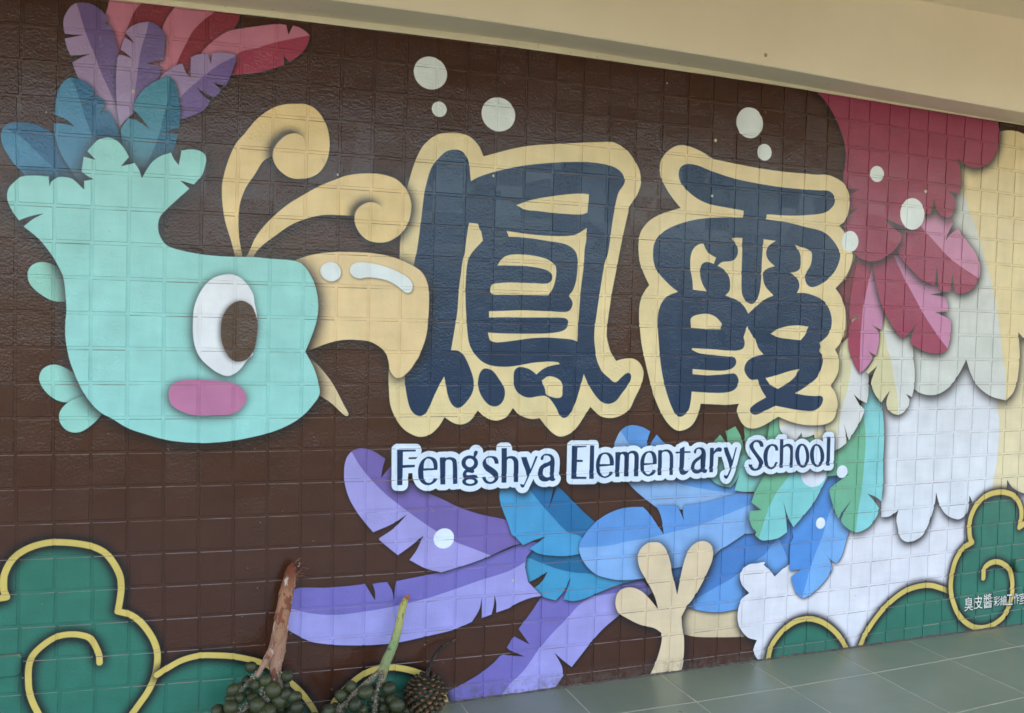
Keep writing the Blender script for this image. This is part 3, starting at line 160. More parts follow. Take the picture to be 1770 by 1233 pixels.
('G', (224, 218, 206), (0.8, 1, -2, 6), ['7800,356! 7802,324! 7802,292! 7792,261! 7800,254! 7809,283! 7811,314! 7820,314! 7831,294! 7844,278! 7828,269! 7809,263! 7815,254! 7834,261! 7852,272! 7870,261! 7891,254! 7896,263! 7876,269! 7859,278! 7872,296! 7881,320! 7876,324! 7874,323! 7848,323! 7847,347! 7875,347! 7870,330! 7878,328! 7882,340! 7887,355! 7880,357! 7879,357! 7846,357! 7845,375! 7837,375! 7838,357!','7829,314! 7870,314! 7862,297! 7851,284! 7838,297!','7838,347! 7840,323! 7810,323! 7810,324! 7809,347!']),
('G', (224, 218, 206), (0.8, 1, -2, 6), ['7916,299! 7919,253! 7928,253! 7927,256! 8003,256! 8003,253! 8012,253! 8009,299! 7975,299! 7975,306! 8017,306! 8016,314! 7907,313! 7908,306! 7947,306! 7947,299!','7927,263! 7927,268! 8002,268! 8002,263!','7926,274! 7925,293! 7947,293! 7943,287! 7928,282! 7933,276! 7950,283! 7955,293! 7969,293! 7969,289! 7972,282! 7981,280! 7999,280! 8001,280! 8002,275!','7954,306! 7968,306! 7968,299! 7954,299!','7909,381! 7911,357! 7932,357! 7933,349! 7906,349! 7906,341! 7914,341! 7914,340! 7913,331! 7907,321! 7914,317! 7920,329! 7921,340! 7921,341! 7933,341! 7935,317! 7943,317! 7939,383! 7931,383! 7932,364! 7918,364! 7917,381!','7976,293! 8000,293! 8001,287! 8001,287! 8000,286! 7997,286! 7981,286! 7977,287! 7976,289!','7989,355! 7989,346! 7945,346! 7945,339! 7958,339! 7954,334! 7962,328! 7968,321! 7974,327! 7967,333! 7959,339! 7990,339! 7991,327! 7990,326! 7989,325! 7984,325! 7976,325! 7979,318! 7989,318! 7995,319! 7998,322! 7999,327! 7998,339! 8014,339! 8014,347! 7998,346! 7997,355!','7975,384! 7962,376! 7943,370! 7947,364! 7959,368! 7969,372! 7996,373! 7990,368! 7982,363! 7972,371! 7968,367! 7977,361! 7969,359! 7960,366! 7956,363! 7963,357! 7946,355! 7949,348! 7984,356! 8007,376! 8002,379! 8001,378! 7977,378! 7982,382!']),
('G', (224, 218, 206), (0.8, 1, -2, 6), ['8067,353! 8050,349! 8030,346! 8032,340! 8053,343! 8071,347!','8033,333! 8038,325! 8041,317! 8046,320! 8042,328! 8038,336!','8047,337! 8051,329! 8053,321! 8058,323! 8055,331! 8052,339!','8066,339! 8060,320! 8065,318! 8068,327! 8072,337!','8093,353! 8085,342! 8074,333! 8079,327! 8090,337! 8099,350!','8097,326! 8088,314! 8076,305! 8081,299! 8093,310! 8103,323!','8100,298! 8090,282! 8074,270! 8079,264! 8095,277! 8107,295!','8058,303! 8058,303! 8058,302!','8051,320! 8052,309! 8033,309! 8033,302! 8050,303! 8042,288! 8033,277! 8037,271! 8045,281! 8052,294! 8054,264! 8060,264! 8058,296! 8065,288! 8071,280! 8074,285! 8068,294! 8059,303! 8074,303! 8074,309! 8057,309! 8057,320!']),
('G', (224, 218, 206), (0.8, 1, -2, 6), ['8150,334! 8150,329! 8175,329! 8175,334!','8141,323! 8143,299! 8187,299! 8186,323!','8150,315! 8155,305! 8158,307! 8153,316!','8174,317! 8170,307! 8173,305! 8178,315!','8123,289! 8127,265! 8132,266! 8128,290!','8114,290! 8113,277! 8111,265! 8116,263! 8118,275! 8119,289!','8132,291! 8138,271! 8142,273! 8136,292!','8153,278! 8180,278! 8180,271! 8153,271!','8153,282! 8152,289! 8179,289! 8179,282!','8146,294! 8148,262! 8154,262! 8154,265! 8180,266! 8181,263! 8187,263! 8185,294!','8147,318! 8161,318! 8162,304! 8148,304!','8166,318! 8180,318! 8181,304! 8167,304!','8160,355! 8150,343! 8136,333! 8132,337! 8126,325! 8117,324! 8123,337! 8129,351! 8123,353! 8117,338! 8112,328! 8110,325! 8108,323! 8110,316! 8113,317! 8123,319! 8119,311! 8116,307! 8112,303! 8110,301! 8112,294! 8117,296! 8134,299! 8135,293! 8140,294! 8138,304! 8134,315! 8129,314! 8132,304! 8120,303! 8128,316! 8136,331! 8139,327! 8151,335! 8161,345! 8173,336! 8187,328! 8191,334! 8176,341! 8164,350! 8165,352!']),
('G', (224, 218, 206), (0.8, 1, -2, 6), ['8196,270! 8196,260! 8261,260! 8261,270! 8231,270! 8226,347! 8252,347! 8251,358! 8194,357! 8195,347! 8220,347! 8225,270!']),
('G', (224, 218, 206), (0.8, 1, -2, 6), ['8306,362! 8301,339! 8292,320! 8297,315! 8302,325! 8306,337! 8312,338! 8316,263! 8322,263! 8320,290! 8343,290! 8343,298! 8320,298! 8319,314! 8340,314! 8340,322! 8318,322! 8317,338! 8341,338! 8340,346! 8309,345! 8312,360!','8288,363! 8282,339! 8272,319! 8276,311! 8283,324! 8287,263! 8292,263! 8287,337! 8294,361!']),
('G', (224, 218, 206), (0.8, 1, -2, 6), ['8353,289! 8354,281! 8381,282! 8382,266! 8347,266! 8347,258! 8424,258! 8424,266! 8388,266! 8387,282! 8415,282! 8415,289! 8387,289! 8386,301! 8379,301! 8380,289!','8356,299! 8366,301! 8404,305! 8409,298! 8414,303! 8406,313! 8396,324! 8391,319! 8399,311! 8365,308! 8379,325! 8410,325! 8410,333! 8353,332! 8353,325! 8370,325! 8364,316! 8359,311! 8356,308! 8354,307!','8373,359! 8377,350! 8342,350! 8344,330! 8350,330! 8349,343! 8411,343! 8412,330! 8418,330! 8417,351! 8385,351! 8380,362!']),
]
PALM = {'A': [(0.7057, -0.1194, 0.2379, 0.0178), (0.8172, -0.1491, 0.2069, 0.0201), (0.6955, -0.0958, 0.1861, 0.0153), (0.7475, -0.1512, 0.1999, 0.0204), (0.7146, -0.1477, 0.1887, 0.0195), (0.7706, -0.1611, 0.1729, 0.0249), (0.6451, -0.1817, 0.1949, 0.02), (0.6749, -0.112, 0.1763, 0.0123), (0.6688, -0.1406, 0.1485, 0.0188), (0.6984, -0.1189, 0.1547, 0.0167), (0.8173, -0.1015, 0.1564, 0.0155), (0.8096, -0.1561, 0.1507, 0.0201), (0.7898, -0.1519, 0.1287, 0.0263), (0.7109, -0.1492, 0.1459, 0.0221), (0.8343, -0.1536, 0.1378, 0.0197), (0.8484, -0.1471, 0.1359, 0.0169), (0.639, -0.1432, 0.1497, 0.0167), (0.6389, -0.1773, 0.1365, 0.0235), (0.7192, -0.177, 0.1335, 0.0246), (0.601, -0.1527, 0.1201, 0.0201), (0.8015, -0.1224, 0.0928, 0.0185), (0.8214, -0.1051, 0.0858, 0.0164), (0.8453, -0.1743, 0.1106, 0.0219), (0.7535, -0.1792, 0.1123, 0.0254), (0.7848, -0.1152, 0.0873, 0.0162), (0.8359, -0.1485, 0.0854, 0.0207), (0.7863, -0.1457, 0.0395, 0.0199), (0.7394, -0.1928, 0.1003, 0.0233), (0.7626, -0.19, 0.0836, 0.0217), (0.8741, -0.1459, 0.0175, 0.0214), (0.7884, -0.1077, 0.0383, 0.0208), (0.8581, -0.0951, 0.0486, 0.0229), (0.6856, -0.1418, 0.0591, 0.0206), (0.912, -0.1354, 0.0489, 0.0204), (0.7963, -0.1291, 0.0557, 0.0232), (0.6936, -0.1895, 0.0765, 0.019), (0.6165, -0.1742, 0.0995, 0.0217), (0.6749, -0.1095, 0.0594, 0.0214), (0.6104, -0.1886, 0.0784, 0.0235), (0.8345, -0.092, -0.0072, 0.021), (0.9026, -0.1351, 0.0138, 0.0246), (0.7939, -0.1223, 0.0197, 0.0201), (0.7368, -0.132, 0.0729, 0.0243), (0.7051, -0.0949, 0.0694, 0.0199), (0.8454, -0.1219, 0.0412, 0.0197), (0.9108, -0.1129, 0.0254, 0.0197), (0.6152, -0.1645, 0.0993, 0.0192), (0.6142, -0.1174, 0.0606, 0.0242), (0.6349, -0.1751, 0.0797, 0.0206), (0.9122, -0.1166, 0.0234, 0.0217), (0.613, -0.1173, 0.0649, 0.0236), (0.8648, -0.0935, 0.0185, 0.0208)], 'B': [(1.0346, -0.1123, 0.1341, 0.0201), (1.0023, -0.1112, 0.1068, 0.0215), (1.078, -0.1419, 0.1216, 0.0263), (1.1232, -0.1011, 0.1185, 0.0175), (1.1586, -0.1393, 0.1246, 0.0254), (1.026, -0.0765, 0.1039, 0.0174), (1.0386, -0.1628, 0.0925, 0.0232), (0.9533, -0.152, 0.0754, 0.0231), (1.103, -0.1047, 0.0647, 0.0105), (1.1477, -0.1171, 0.0466, 0.0221), (1.1824, -0.162, 0.0721, 0.0236), (1.1704, -0.1246, 0.0793, 0.0209), (1.1454, -0.0987, 0.0721, 0.0175), (1.2307, -0.0973, 0.0197, 0.0177), (1.2585, -0.0898, 0.0178, 0.0166), (1.1843, -0.0778, 0.0144, 0.0165), (1.0005, -0.1113, 0.0503, 0.0189), (0.9819, -0.1012, 0.0689, 0.012), (1.0712, -0.132, 0.0588, 0.0178), (1.2034, -0.1557, 0.0161, 0.0225), (1.1334, -0.1428, -0.0053, 0.0215), (1.1348, -0.1823, 0.0391, 0.023), (0.9804, -0.1862, 0.0245, 0.021), (0.9882, -0.1028, -0.008, 0.0233), (1.1474, -0.1067, 0.0174, 0.0217), (1.1053, -0.1827, 0.0185, 0.0187), (0.9798, -0.0913, -0.0129, 0.0228), (0.9939, -0.1683, 0.0234, 0.0223), (1.117, -0.1102, -0.0203, 0.0218), (1.0482, -0.1674, 0.0119, 0.0201), (1.1135, -0.0934, 0.0179, 0.0214), (1.092, -0.1508, 0.0008, 0.0184), (1.0614, -0.1423, 0.0061, 0.0176), (1.1954, -0.0985, -0.0325, 0.0213), (1.0706, -0.1211, -0.005, 0.019), (1.1028, -0.0995, -0.0275, 0.0185), (1.1282, -0.1412, -0.009, 0.0202), (1.2012, -0.0967, -0.0313, 0.0233), (1.0123, -0.1736, 0.0491, 0.0197), (1.1648, -0.1774, 0.0386, 0.0186), (1.0104, -0.1239, 0.0189, 0.0207)], 'SA': [(0.8452, -0.03, 0.5406, 0.0054), (0.8405, -0.0411, 0.5334, 0.0152), (0.8315, -0.0522, 0.5, 0.0219), (0.8188, -0.0633, 0.4401, 0.0233), (0.8079, -0.0744, 0.3855, 0.0237), (0.7981, -0.0856, 0.3313, 0.0255), (0.791, -0.0967, 0.282, 0.0269), (0.7848, -0.1078, 0.2428, 0.023), (0.7814, -0.1189, 0.2084, 0.0172), (0.7815, -0.13, 0.1787, 0.0119)], 'SA2': [(0.8161, -0.085, 0.3881, 0.0097), (0.7986, -0.097, 0.3349, 0.0182), (0.7755, -0.109, 0.2878, 0.0167), (0.7562, -0.121, 0.26, 0.0123), (0.7378, -0.133, 0.2374, 0.0085), (0.7206, -0.145, 0.2125, 0.0052)], 'SB': [(1.2545, -0.025, 0.4063, 0.0015), (1.2376, -0.0345, 0.3938, 0.0102), (1.2282, -0.044, 0.3818, 0.0128), (1.2163, -0.0535, 0.3444, 0.0137), (1.2066, -0.063, 0.3071, 0.0142), (1.1937, -0.0725, 0.2703, 0.0152), (1.1779, -0.082, 0.2342, 0.0161), (1.162, -0.0915, 0.2085, 0.0175), (1.1493, -0.101, 0.1802, 0.0175), (1.1427, -0.1105, 0.1515, 0.0115), (1.1341, -0.12, 0.1258, 0.0084)], 'SB2': [(1.1506, -0.105, 0.1916, 0.0125), (1.1265, -0.1133, 0.172, 0.0104), (1.0999, -0.1217, 0.1578, 0.0084), (1.0761, -0.13, 0.146, 0.0064)], 'T': [(1.3005, -0.085, 0.1061, 0.0069), (1.3073, -0.075, 0.1259, 0.006), (1.3159, -0.065, 0.1426, 0.0039), (1.3304, -0.055, 0.1711, 0.0045), (1.3483, -0.045, 0.1902, 0.0036), (1.3728, -0.035, 0.2075, 0.004), (1.3977, -0.025, 0.2156, 0.0024), (1.4324, -0.015, 0.226, 0.0022)], 'RA': [[(0.7373, -0.13, 0.2259, 0.0078), (0.7149, -0.14, 0.2139, 0.0078), (0.6904, -0.13, 0.1903, 0.0067), (0.6728, -0.14, 0.1736, 0.0055), (0.6547, -0.13, 0.1494, 0.0044)], [(0.7362, -0.145, 0.1999, 0.0067), (0.7357, -0.155, 0.1722, 0.0089), (0.7458, -0.145, 0.1402, 0.01), (0.7623, -0.155, 0.1241, 0.0089), (0.7747, -0.145, 0.096, 0.0089), (0.7805, -0.155, 0.0767, 0.0067)], [(0.7941, -0.13, 0.2153, 0.0056), (0.7954, -0.14, 0.2007, 0.0056), (0.7993, -0.13, 0.1692, 0.0056), (0.8073, -0.14, 0.1447, 0.0045)], [(0.7153, -0.15, 0.1322, 0.0066), (0.6888, -0.16, 0.1303, 0.0099), (0.6687, -0.15, 0.1108, 0.0099), (0.647, -0.16, 0.0975, 0.0088)]], 'RB': [[(1.1254, -0.125, 0.1816, 0.0101), (1.0974, -0.135, 0.162, 0.0101), (1.0738, -0.125, 0.1404, 0.0101), (1.0435, -0.135, 0.1186, 0.0086), (1.023, -0.125, 0.088, 0.01), (0.9986, -0.135, 0.0775, 0.0128), (0.9751, -0.125, 0.059, 0.0085)], [(1.1392, -0.13, 0.1702, 0.0101), (1.1285, -0.14, 0.1546, 0.0086), (1.117, -0.13, 0.1141, 0.0087), (1.1123, -0.14, 0.0951, 0.0101), (1.1123, -0.13, 0.0619, 0.0087), (1.1122, -0.14, 0.0337, 0.0086)]], 'C': (1.3035, -0.082, 0.0491, 0.0722)}
# ------------------------------------------------------------------ small helpers
def lin(c):
    return tuple(((v/255)/12.92 if v/255 <= .04045 else ((v/255+.055)/1.055)**2.4) for v in c)
def mesh(name, verts, faces, mat=None, smooth=False, mats=None, mi=None):
    m = bpy.data.meshes.new(name); m.from_pydata([tuple(v) for v in verts], [], faces); 
    for q in (mats or ([mat] if mat else [])): m.materials.append(q)
    if mi: m.polygons.foreach_set('material_index', mi)
    if smooth: m.polygons.foreach_set('use_smooth', [True]*len(m.polygons))
    m.update(); return m
def obj(name, me, parent=None, loc=None):
    o = bpy.data.objects.new(name, me); COL.objects.link(o)
    if parent: o.parent = parent
    if loc is not None: o.location = loc
    return o
def empty(name, loc):
    o = bpy.data.objects.new(name, None); o.empty_display_size = .05; COL.objects.link(o); o.location = loc; return o
def tag(o, label=None, cat=None, group=None, kind=None):
    if label: o['label'] = label
    if cat: o['category'] = cat
    if group: o['group'] = group
    if kind: o['kind'] = kind
    return o
def box_geo(x0, x1, y0, y1, z0, z1):
    v = [(x, y, z) for z in (z0, z1) for y in (y0, y1) for x in (x0, x1)]
    f = [(0, 2, 3, 1), (4, 5, 7, 6), (0, 1, 5, 4), (2, 6, 7, 3), (0, 4, 6, 2), (1, 3, 7, 5)]
    return v, f

# bow of the tile courses and edges: camera lens distortion, built into the geometry
def basis(x, z): return (1, x, z, x*x, x*z, z*z, x**3, x*x*z, x*z*z, z**3)
WX = (.03119, -.06384, -.04695, .04231, .02715, .01741, -.00809, -.00045, -.00973, -3e-05)
WZ = (.02632, -.03747, -.05707, .01073, .03074, .03986, -4e-05, -.0084, -.00048, -.01005)
FX = (.01459, -.01391, .04132, .00575, -.00353, -.00131, -.00142, -.00069, .00205, -.00248)
FY = (.1372, -.14523, .06396, .03769, -.0036, -.01291, -.00217, -.00611, .01, -.00864)
def dot(a, b): return sum(p*q for p, q in zip(a, b))
def wwarp(x, z):
    b = basis(min(max(x, -.25), 4.45), min(max(z, -.05), 2.45)); return x+dot(WX, b), z+dot(WZ, b)
def fwarp(x, y):
    b = basis(min(max(x, .9), 4.4), min(max(y, -.85), 0)); return x+dot(FX, b), y+dot(FY, b)
def floor_z(x): return -.036+.0163*min(max(x, -1.), 6.)
def interp(x, tab):
    if x <= tab[0][0]: return tab[0][1]
    for (a, p), (b, q) in zip(tab, tab[1:]):
        if x <= b: return p+(q-p)*(x-a)/(b-a)
    return tab[-1][1]

# ------------------------------------------------------------------ painting the mural (a flat print generated here, point by point)
TX0, TX1, TZ0, TZ1, PPM = -.62, 4.9, -.12, 2.5, 620
TW, TH = int((TX1-TX0)*PPM), int((TZ1-TZ0)*PPM)
def spline(s, closed=True, seg=None):
    t = s.split(); n = len(t); pts = []; cor = []
    for q in t:
        cor.append(q.endswith('!')); x, y = q.rstrip('!').split(','); pts.append((int(x)/2000, int(y)/2000))
    pts = np.array(pts); out = []
    m = n if closed else n-1
    for i in range(m):
        a, b = pts[i], pts[(i+1) % n]; L = np.hypot(*(b-a))
        def tang(j):
            if cor[j % n] or (not closed and (j <= 0 or j >= n-1)): return b-a
            d = pts[(j+1) % n]-pts[(j-1) % n]; l = np.hypot(*d); return d/l*L if l > 0 else b-a
        ta, tb = tang(i), tang(i+1)
        if cor[i] and cor[(i+1) % n] : k = 1
        else: k = max(2, min(10, int(L/.006)))
        for u in np.arange(k)/k:
            out.append((2*u**3-3*u*u+1)*a+(u**3-2*u*u+u)*ta+(-2*u**3+3*u*u)*b+(u**3-u*u)*tb)
    if not closed: out.append(pts[-1])
    return np.array(out)
def topx(p): return np.stack([(p[:, 0]-TX0)*PPM, (p[:, 1]-TZ0)*PPM], 1)
SUB = 4
def cover(polys, pad=0):
    """antialiased coverage of closed polygons (first one solid, the others holes) -> array, x offset, y offset"""
    P = [topx(p) for p in polys]
    allp = P[0]
    x0 = max(0, int(allp[:, 0].min())-2-pad); x1 = min(TW, int(allp[:, 0].max())+3+pad)
    y0 = max(0, int(allp[:, 1].min())-2-pad); y1 = min(TH, int(allp[:, 1].max())+3+pad)
    if x1 <= x0 or y1 <= y0: return None
    W_, H_ = x1-x0, y1-y0
    D = np.zeros((H_, W_+3))
    for k, p in enumerate(P):
        q = np.roll(p, -1, 0)
        area = np.sum(p[:, 0]*q[:, 1]-q[:, 0]*p[:, 1]); s = 1 if area > 0 else -1
        if k: s = -s
        dy = q[:, 1]-p[:, 1]; ok = np.abs(dy) > 1e-9; a, b = p[ok], q[ok]; sg = np.where(b[:, 1] > a[:, 1], 1, -1)*s
        lo = np.minimum(a[:, 1], b[:, 1]); hi = np.maximum(a[:, 1], b[:, 1])
        k0 = np.ceil((lo-y0)*SUB-.5).astype(int); k1 = np.ceil((hi-y0)*SUB-.5).astype(int)
        k0 = np.clip(k0, 0, H_*SUB); k1 = np.clip(k1, 0, H_*SUB); n = np.maximum(k1-k0, 0)
        if n.sum() == 0: continue
        idx = np.repeat(np.arange(len(n)), n); off = np.arange(n.sum())-np.repeat(np.cumsum(n)-n, n); kk = k0[idx]+off
        y = (kk+.5)/SUB+y0; t = (y-a[idx, 1])/(b[idx, 1]-a[idx, 1]); x = a[idx, 0]+t*(b[idx, 0]-a[idx, 0])-x0
        x = np.clip(x, 0, W_); xi = np.floor(x).astype(int); fr = x-xi; row = kk//SUB
        np.add.at(D, (row, xi), (1-fr)*sg[idx]/SUB); np.add.at(D, (row, xi+1), fr*sg[idx]/SUB)
    C_ = np.clip(np.abs(np.cumsum(D, 1)[:, :W_]), 0, 1)
    return C_, x0, y0
def boxb(a, r, ax):
    if r < 1: return a
    c = np.cumsum(np.concatenate([np.zeros_like(np.take(a, [0], ax)), a], ax), ax); n = a.shape[ax]
    i = np.arange(n); hi = np.minimum(i+r+1, n); lo = np.maximum(i-r, 0)
    return (np.take(c, hi, ax)-np.take(c, lo, ax))/(2*r+1)
def blur(a, mm):
    r = int(round(mm/1000*PPM*.55))
    for _ in range(3): a = boxb(boxb(a, r, 0), r, 1)
    return a
IMG = np.empty((TH, TW, 3), np.float32); IMG[:] = np.array((70, 40, 28))/255
def paint(C_, x0, y0, col):
    reg = IMG[y0:y0+C_.shape[0], x0:x0+C_.shape[1]]; a = C_[..., None]
    reg += (np.array(col)/255-reg)*a
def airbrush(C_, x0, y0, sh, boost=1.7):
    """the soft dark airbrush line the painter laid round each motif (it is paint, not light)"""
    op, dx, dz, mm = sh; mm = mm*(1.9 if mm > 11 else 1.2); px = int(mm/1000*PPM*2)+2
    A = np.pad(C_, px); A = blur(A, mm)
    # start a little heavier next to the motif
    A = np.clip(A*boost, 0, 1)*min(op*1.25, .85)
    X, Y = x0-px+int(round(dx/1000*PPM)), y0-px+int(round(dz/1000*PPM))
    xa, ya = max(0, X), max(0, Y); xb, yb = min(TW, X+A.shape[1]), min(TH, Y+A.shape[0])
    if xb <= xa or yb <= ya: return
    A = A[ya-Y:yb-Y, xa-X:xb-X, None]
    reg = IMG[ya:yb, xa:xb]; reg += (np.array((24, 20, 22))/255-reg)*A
def capsules(p, rad, closed=False):
    P = topx(p); r = rad*PPM
    x0 = max(0, int(P[:, 0].min()-r)-2); x1 = min(TW, int(P[:, 0].max()+r)+3); y0 = max(0, int(P[:, 1].min()-r)-2); y1 = min(TH, int(P[:, 1].max()+r)+3)
    if x1 <= x0 or y1 <= y0: return None
    M = np.zeros((y1-y0, x1-x0)); n = len(P); seg = [(P[i], P[(i+1) % n]) for i in range(n if closed else n-1)]
    for a, b in seg:
        u0, u1 = int(max(x0, min(a[0], b[0])-r-2)), int(min(x1, max(a[0], b[0])+r+3)); v0, v1 = int(max(y0, min(a[1], b[1])-r-2)), int(min(y1, max(a[1], b[1])+r+3))
        if u1 <= u0 or v1 <= v0: continue
        yy, xx = np.mgrid[v0:v1, u0:u1]; xx = xx+.5; yy = yy+.5
        d = b-a; L = max(d@d, 1e-9); t = np.clip(((xx-a[0])*d[0]+(yy-a[1])*d[1])/L, 0, 1)
        dist = np.hypot(xx-a[0]-t*d[0], yy-a[1]-t*d[1])
        sub = M[v0-y0:v1-y0, u0-x0:u1-x0]; np.maximum(sub, np.clip(r-dist+.5, 0, 1), out=sub)
    return M, x0, y0
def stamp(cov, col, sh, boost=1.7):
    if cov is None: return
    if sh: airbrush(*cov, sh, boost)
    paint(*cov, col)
for it in MURAL:
    k = it[0]
    if k == 'P':
        _, col, sh, out, inner, holes = it
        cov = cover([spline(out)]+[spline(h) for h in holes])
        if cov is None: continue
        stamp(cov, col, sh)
        for c2, p2 in inner:
            c = cover([spline(p2)])
            if c is None: continue
            full = np.zeros_like(cov[0]); Ci, xi, yi = c
            xa, ya = max(xi, cov[1]), max(yi, cov[2]); xb, yb = min(xi+Ci.shape[1], cov[1]+full.shape[1]), min(yi+Ci.shape[0], cov[2]+full.shape[0])
            if xb <= xa or yb <= ya: continue
            full[ya-cov[2]:yb-cov[2], xa-cov[1]:xb-cov[1]] = Ci[ya-yi:yb-yi, xa-xi:xb-xi]
            paint(full*cov[0], cov[1], cov[2], c2)
    elif k == 'G':
        _, col, sh, parts = it
        pts = [np.array([[int(v)/2000 for v in q.rstrip('!').split(',')] for q in s.split()]) for s in parts]
        lo = np.min([p.min(0) for p in pts], 0); hi = np.max([p.max(0) for p in pts], 0)
        # all outlines in one go, keeping their own direction (counters run the other way)
        P0 = topx(np.array([lo, hi])); x0, y0 = int(P0[0, 0])-2, int(P0[0, 1])-2; M = None
        tot = None; rims = []
        for p in pts:
            q = np.roll(p, -1, 0); ar = np.sum(p[:, 0]*q[:, 1]-q[:, 0]*p[:, 1])
            c = cover([p]); cp = capsules(p, .0006, True)
            if c is None: continue
            if tot is None: tot = np.zeros((int(P0[1, 1]-P0[0, 1])+8, int(P0[1, 0]-P0[0, 0])+8))
            yy, xx = c[2]-y0, c[1]-x0; h_, w_ = c[0].shape
            yy = max(yy, 0); xx = max(xx, 0); h_ = min(h_, tot.shape[0]-yy); w_ = min(w_, tot.shape[1]-xx)
            tot[yy:yy+h_, xx:xx+w_] += (1 if ar < 0 else -1)*c[0][:h_, :w_]
            rims.append(cp)
        if tot is not None:
            tot = np.clip(np.abs(tot), 0, 1)
            for cp in rims:
                if cp is None: continue
                yy, xx = max(cp[2]-y0, 0), max(cp[1]-x0, 0); q = cp[0][max(y0-cp[2], 0):, max(x0-cp[1], 0):]
                h_, w_ = min(q.shape[0], tot.shape[0]-yy), min(q.shape[1], tot.shape[1]-xx); r_ = tot[yy:yy+h_, xx:xx+w_]; np.maximum(r_, q[:h_, :w_], out=r_)
            stamp((tot, x0, y0), col, sh)
    elif k == 'K':
        _, col, sh, wmm, line = it
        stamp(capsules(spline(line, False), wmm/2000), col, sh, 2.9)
    elif k == 'D':
        _, col, sh, (cx, cz, rx, rz) = it
        a = np.linspace(0, 2*math.pi, 40, endpoint=False)
        stamp(cover([np.stack([cx+rx*np.cos(a), cz+rz*np.sin(a)], 1)/1000]), col, sh)
    elif k == 'W':
        _, col, mm, poly = it
        c = cover([spline(poly)], int(mm/1000*PPM*2))
        paint(blur(c[0], mm), c[1], c[2], col)
    elif k == 'H':
        _, col, sh, rmm, lets = it
        tot = None
        for s in lets:
            p = spline(s); c = capsules(p, rmm/1000, True); f = cover([p])
            if tot is None: tot = np.zeros((TH, TW), np.float32)
            for C_, x, y in (c, f):
                reg = tot[y:y+C_.shape[0], x:x+C_.shape[1]]; np.maximum(reg, C_, out=reg)
        ys, xs = np.nonzero(tot > 0); y0, y1, x0, x1 = ys.min(), ys.max()+1, xs.min(), xs.max()+1
        stamp((tot[y0:y1, x0:x1], x0, y0), col, sh)
# faint brushed unevenness of the paint coat
rng = np.random.default_rng(3)
n1 = rng.random((TH//6+2, TW//6+2)); n1 = boxb(boxb(n1, 3, 0), 3, 1); n1 = np.kron(n1, np.ones((6, 6)))[:TH, :TW]; n1 = blur(n1, 6)
n1 = (n1-n1.mean())/n1.std()
IMG *= (1+.018*n1)[..., None].astype(np.float32)
IMG = np.clip(IMG, 0, 1)
im = bpy.data.images.new('mural_paint', TW, TH); im.colorspace_settings.name = 'sRGB'
buf = np.ones((TH, TW, 4), np.float32); buf[..., :3] = IMG
im.pixels.foreach_set(buf.ravel()); im.update(); im.pack()

# ------------------------------------------------------------------ materials
class NT:
    def __init__(s, name):
        s.m = bpy.data.materials.new(name); s.m.use_nodes = True; s.t = s.m.node_tree; s.b = s.t.nodes['Principled BSDF']
    def n(s, typ, **kw):
        q = s.t.nodes.new(typ)
        for k, v in kw.items():
            if k.startswith('i_'): q.inputs[k[2:].replace('_', ' ')].default_value = v
            else: setattr(q, k, v)
        return q
    def l(s, a, b): s.t.links.new(a, b)
    def math(s, op, a, b=None):
        q = s.n('ShaderNodeMath', operation=op)
        for i, v in enumerate((a, b)):
            if v is None: continue
            if hasattr(v, 'links'): s.l(v, q.inputs[i])
            else: q.inputs[i].default_value = v
        return q.outputs[0]
    def mix(s, f, a, b, mode='MIX'):
        q = s.n('ShaderNodeMix', data_type='RGBA', blend_type=mode)
        for i, v in zip((0, 6, 7), (f, a, b)):
            if hasattr(v, 'links'): s.l(v, q.inputs[i])
            else: q.inputs[i].default_value = v if i == 0 else (*v, 1)
        return q.outputs[2]
    def noise(s, vec, scale, detail=3, rough=.5):
        q = s.n('ShaderNodeTexNoise'); q.inputs['Scale'].default_value = scale; q.inputs['Detail'].default_value = detail; q.inputs['Roughness'].default_value = rough
        if vec is not None: s.l(vec, q.inputs['Vector'])
        return q.outputs[0]
    def ramp(s, v, lo, hi, a=0., b=1.):
        q = s.n('ShaderNodeMapRange'); s.l(v, q.inputs[0])
        for i, x in enumerate((lo, hi, a, b)): q.inputs[i+1].default_value = x
        return q.outputs[0]
    def bump(s, h, dist, strength=1.):
        q = s.n('ShaderNodeBump'); q.inputs['Distance'].default_value = dist; s.l(h, q.inputs['Height'])
        if hasattr(strength, 'links'): s.l(strength, q.inputs['Strength'])
        else: q.inputs['Strength'].default_value = strength
        s.l(q.outputs[0], s.b.inputs['Normal']); return q

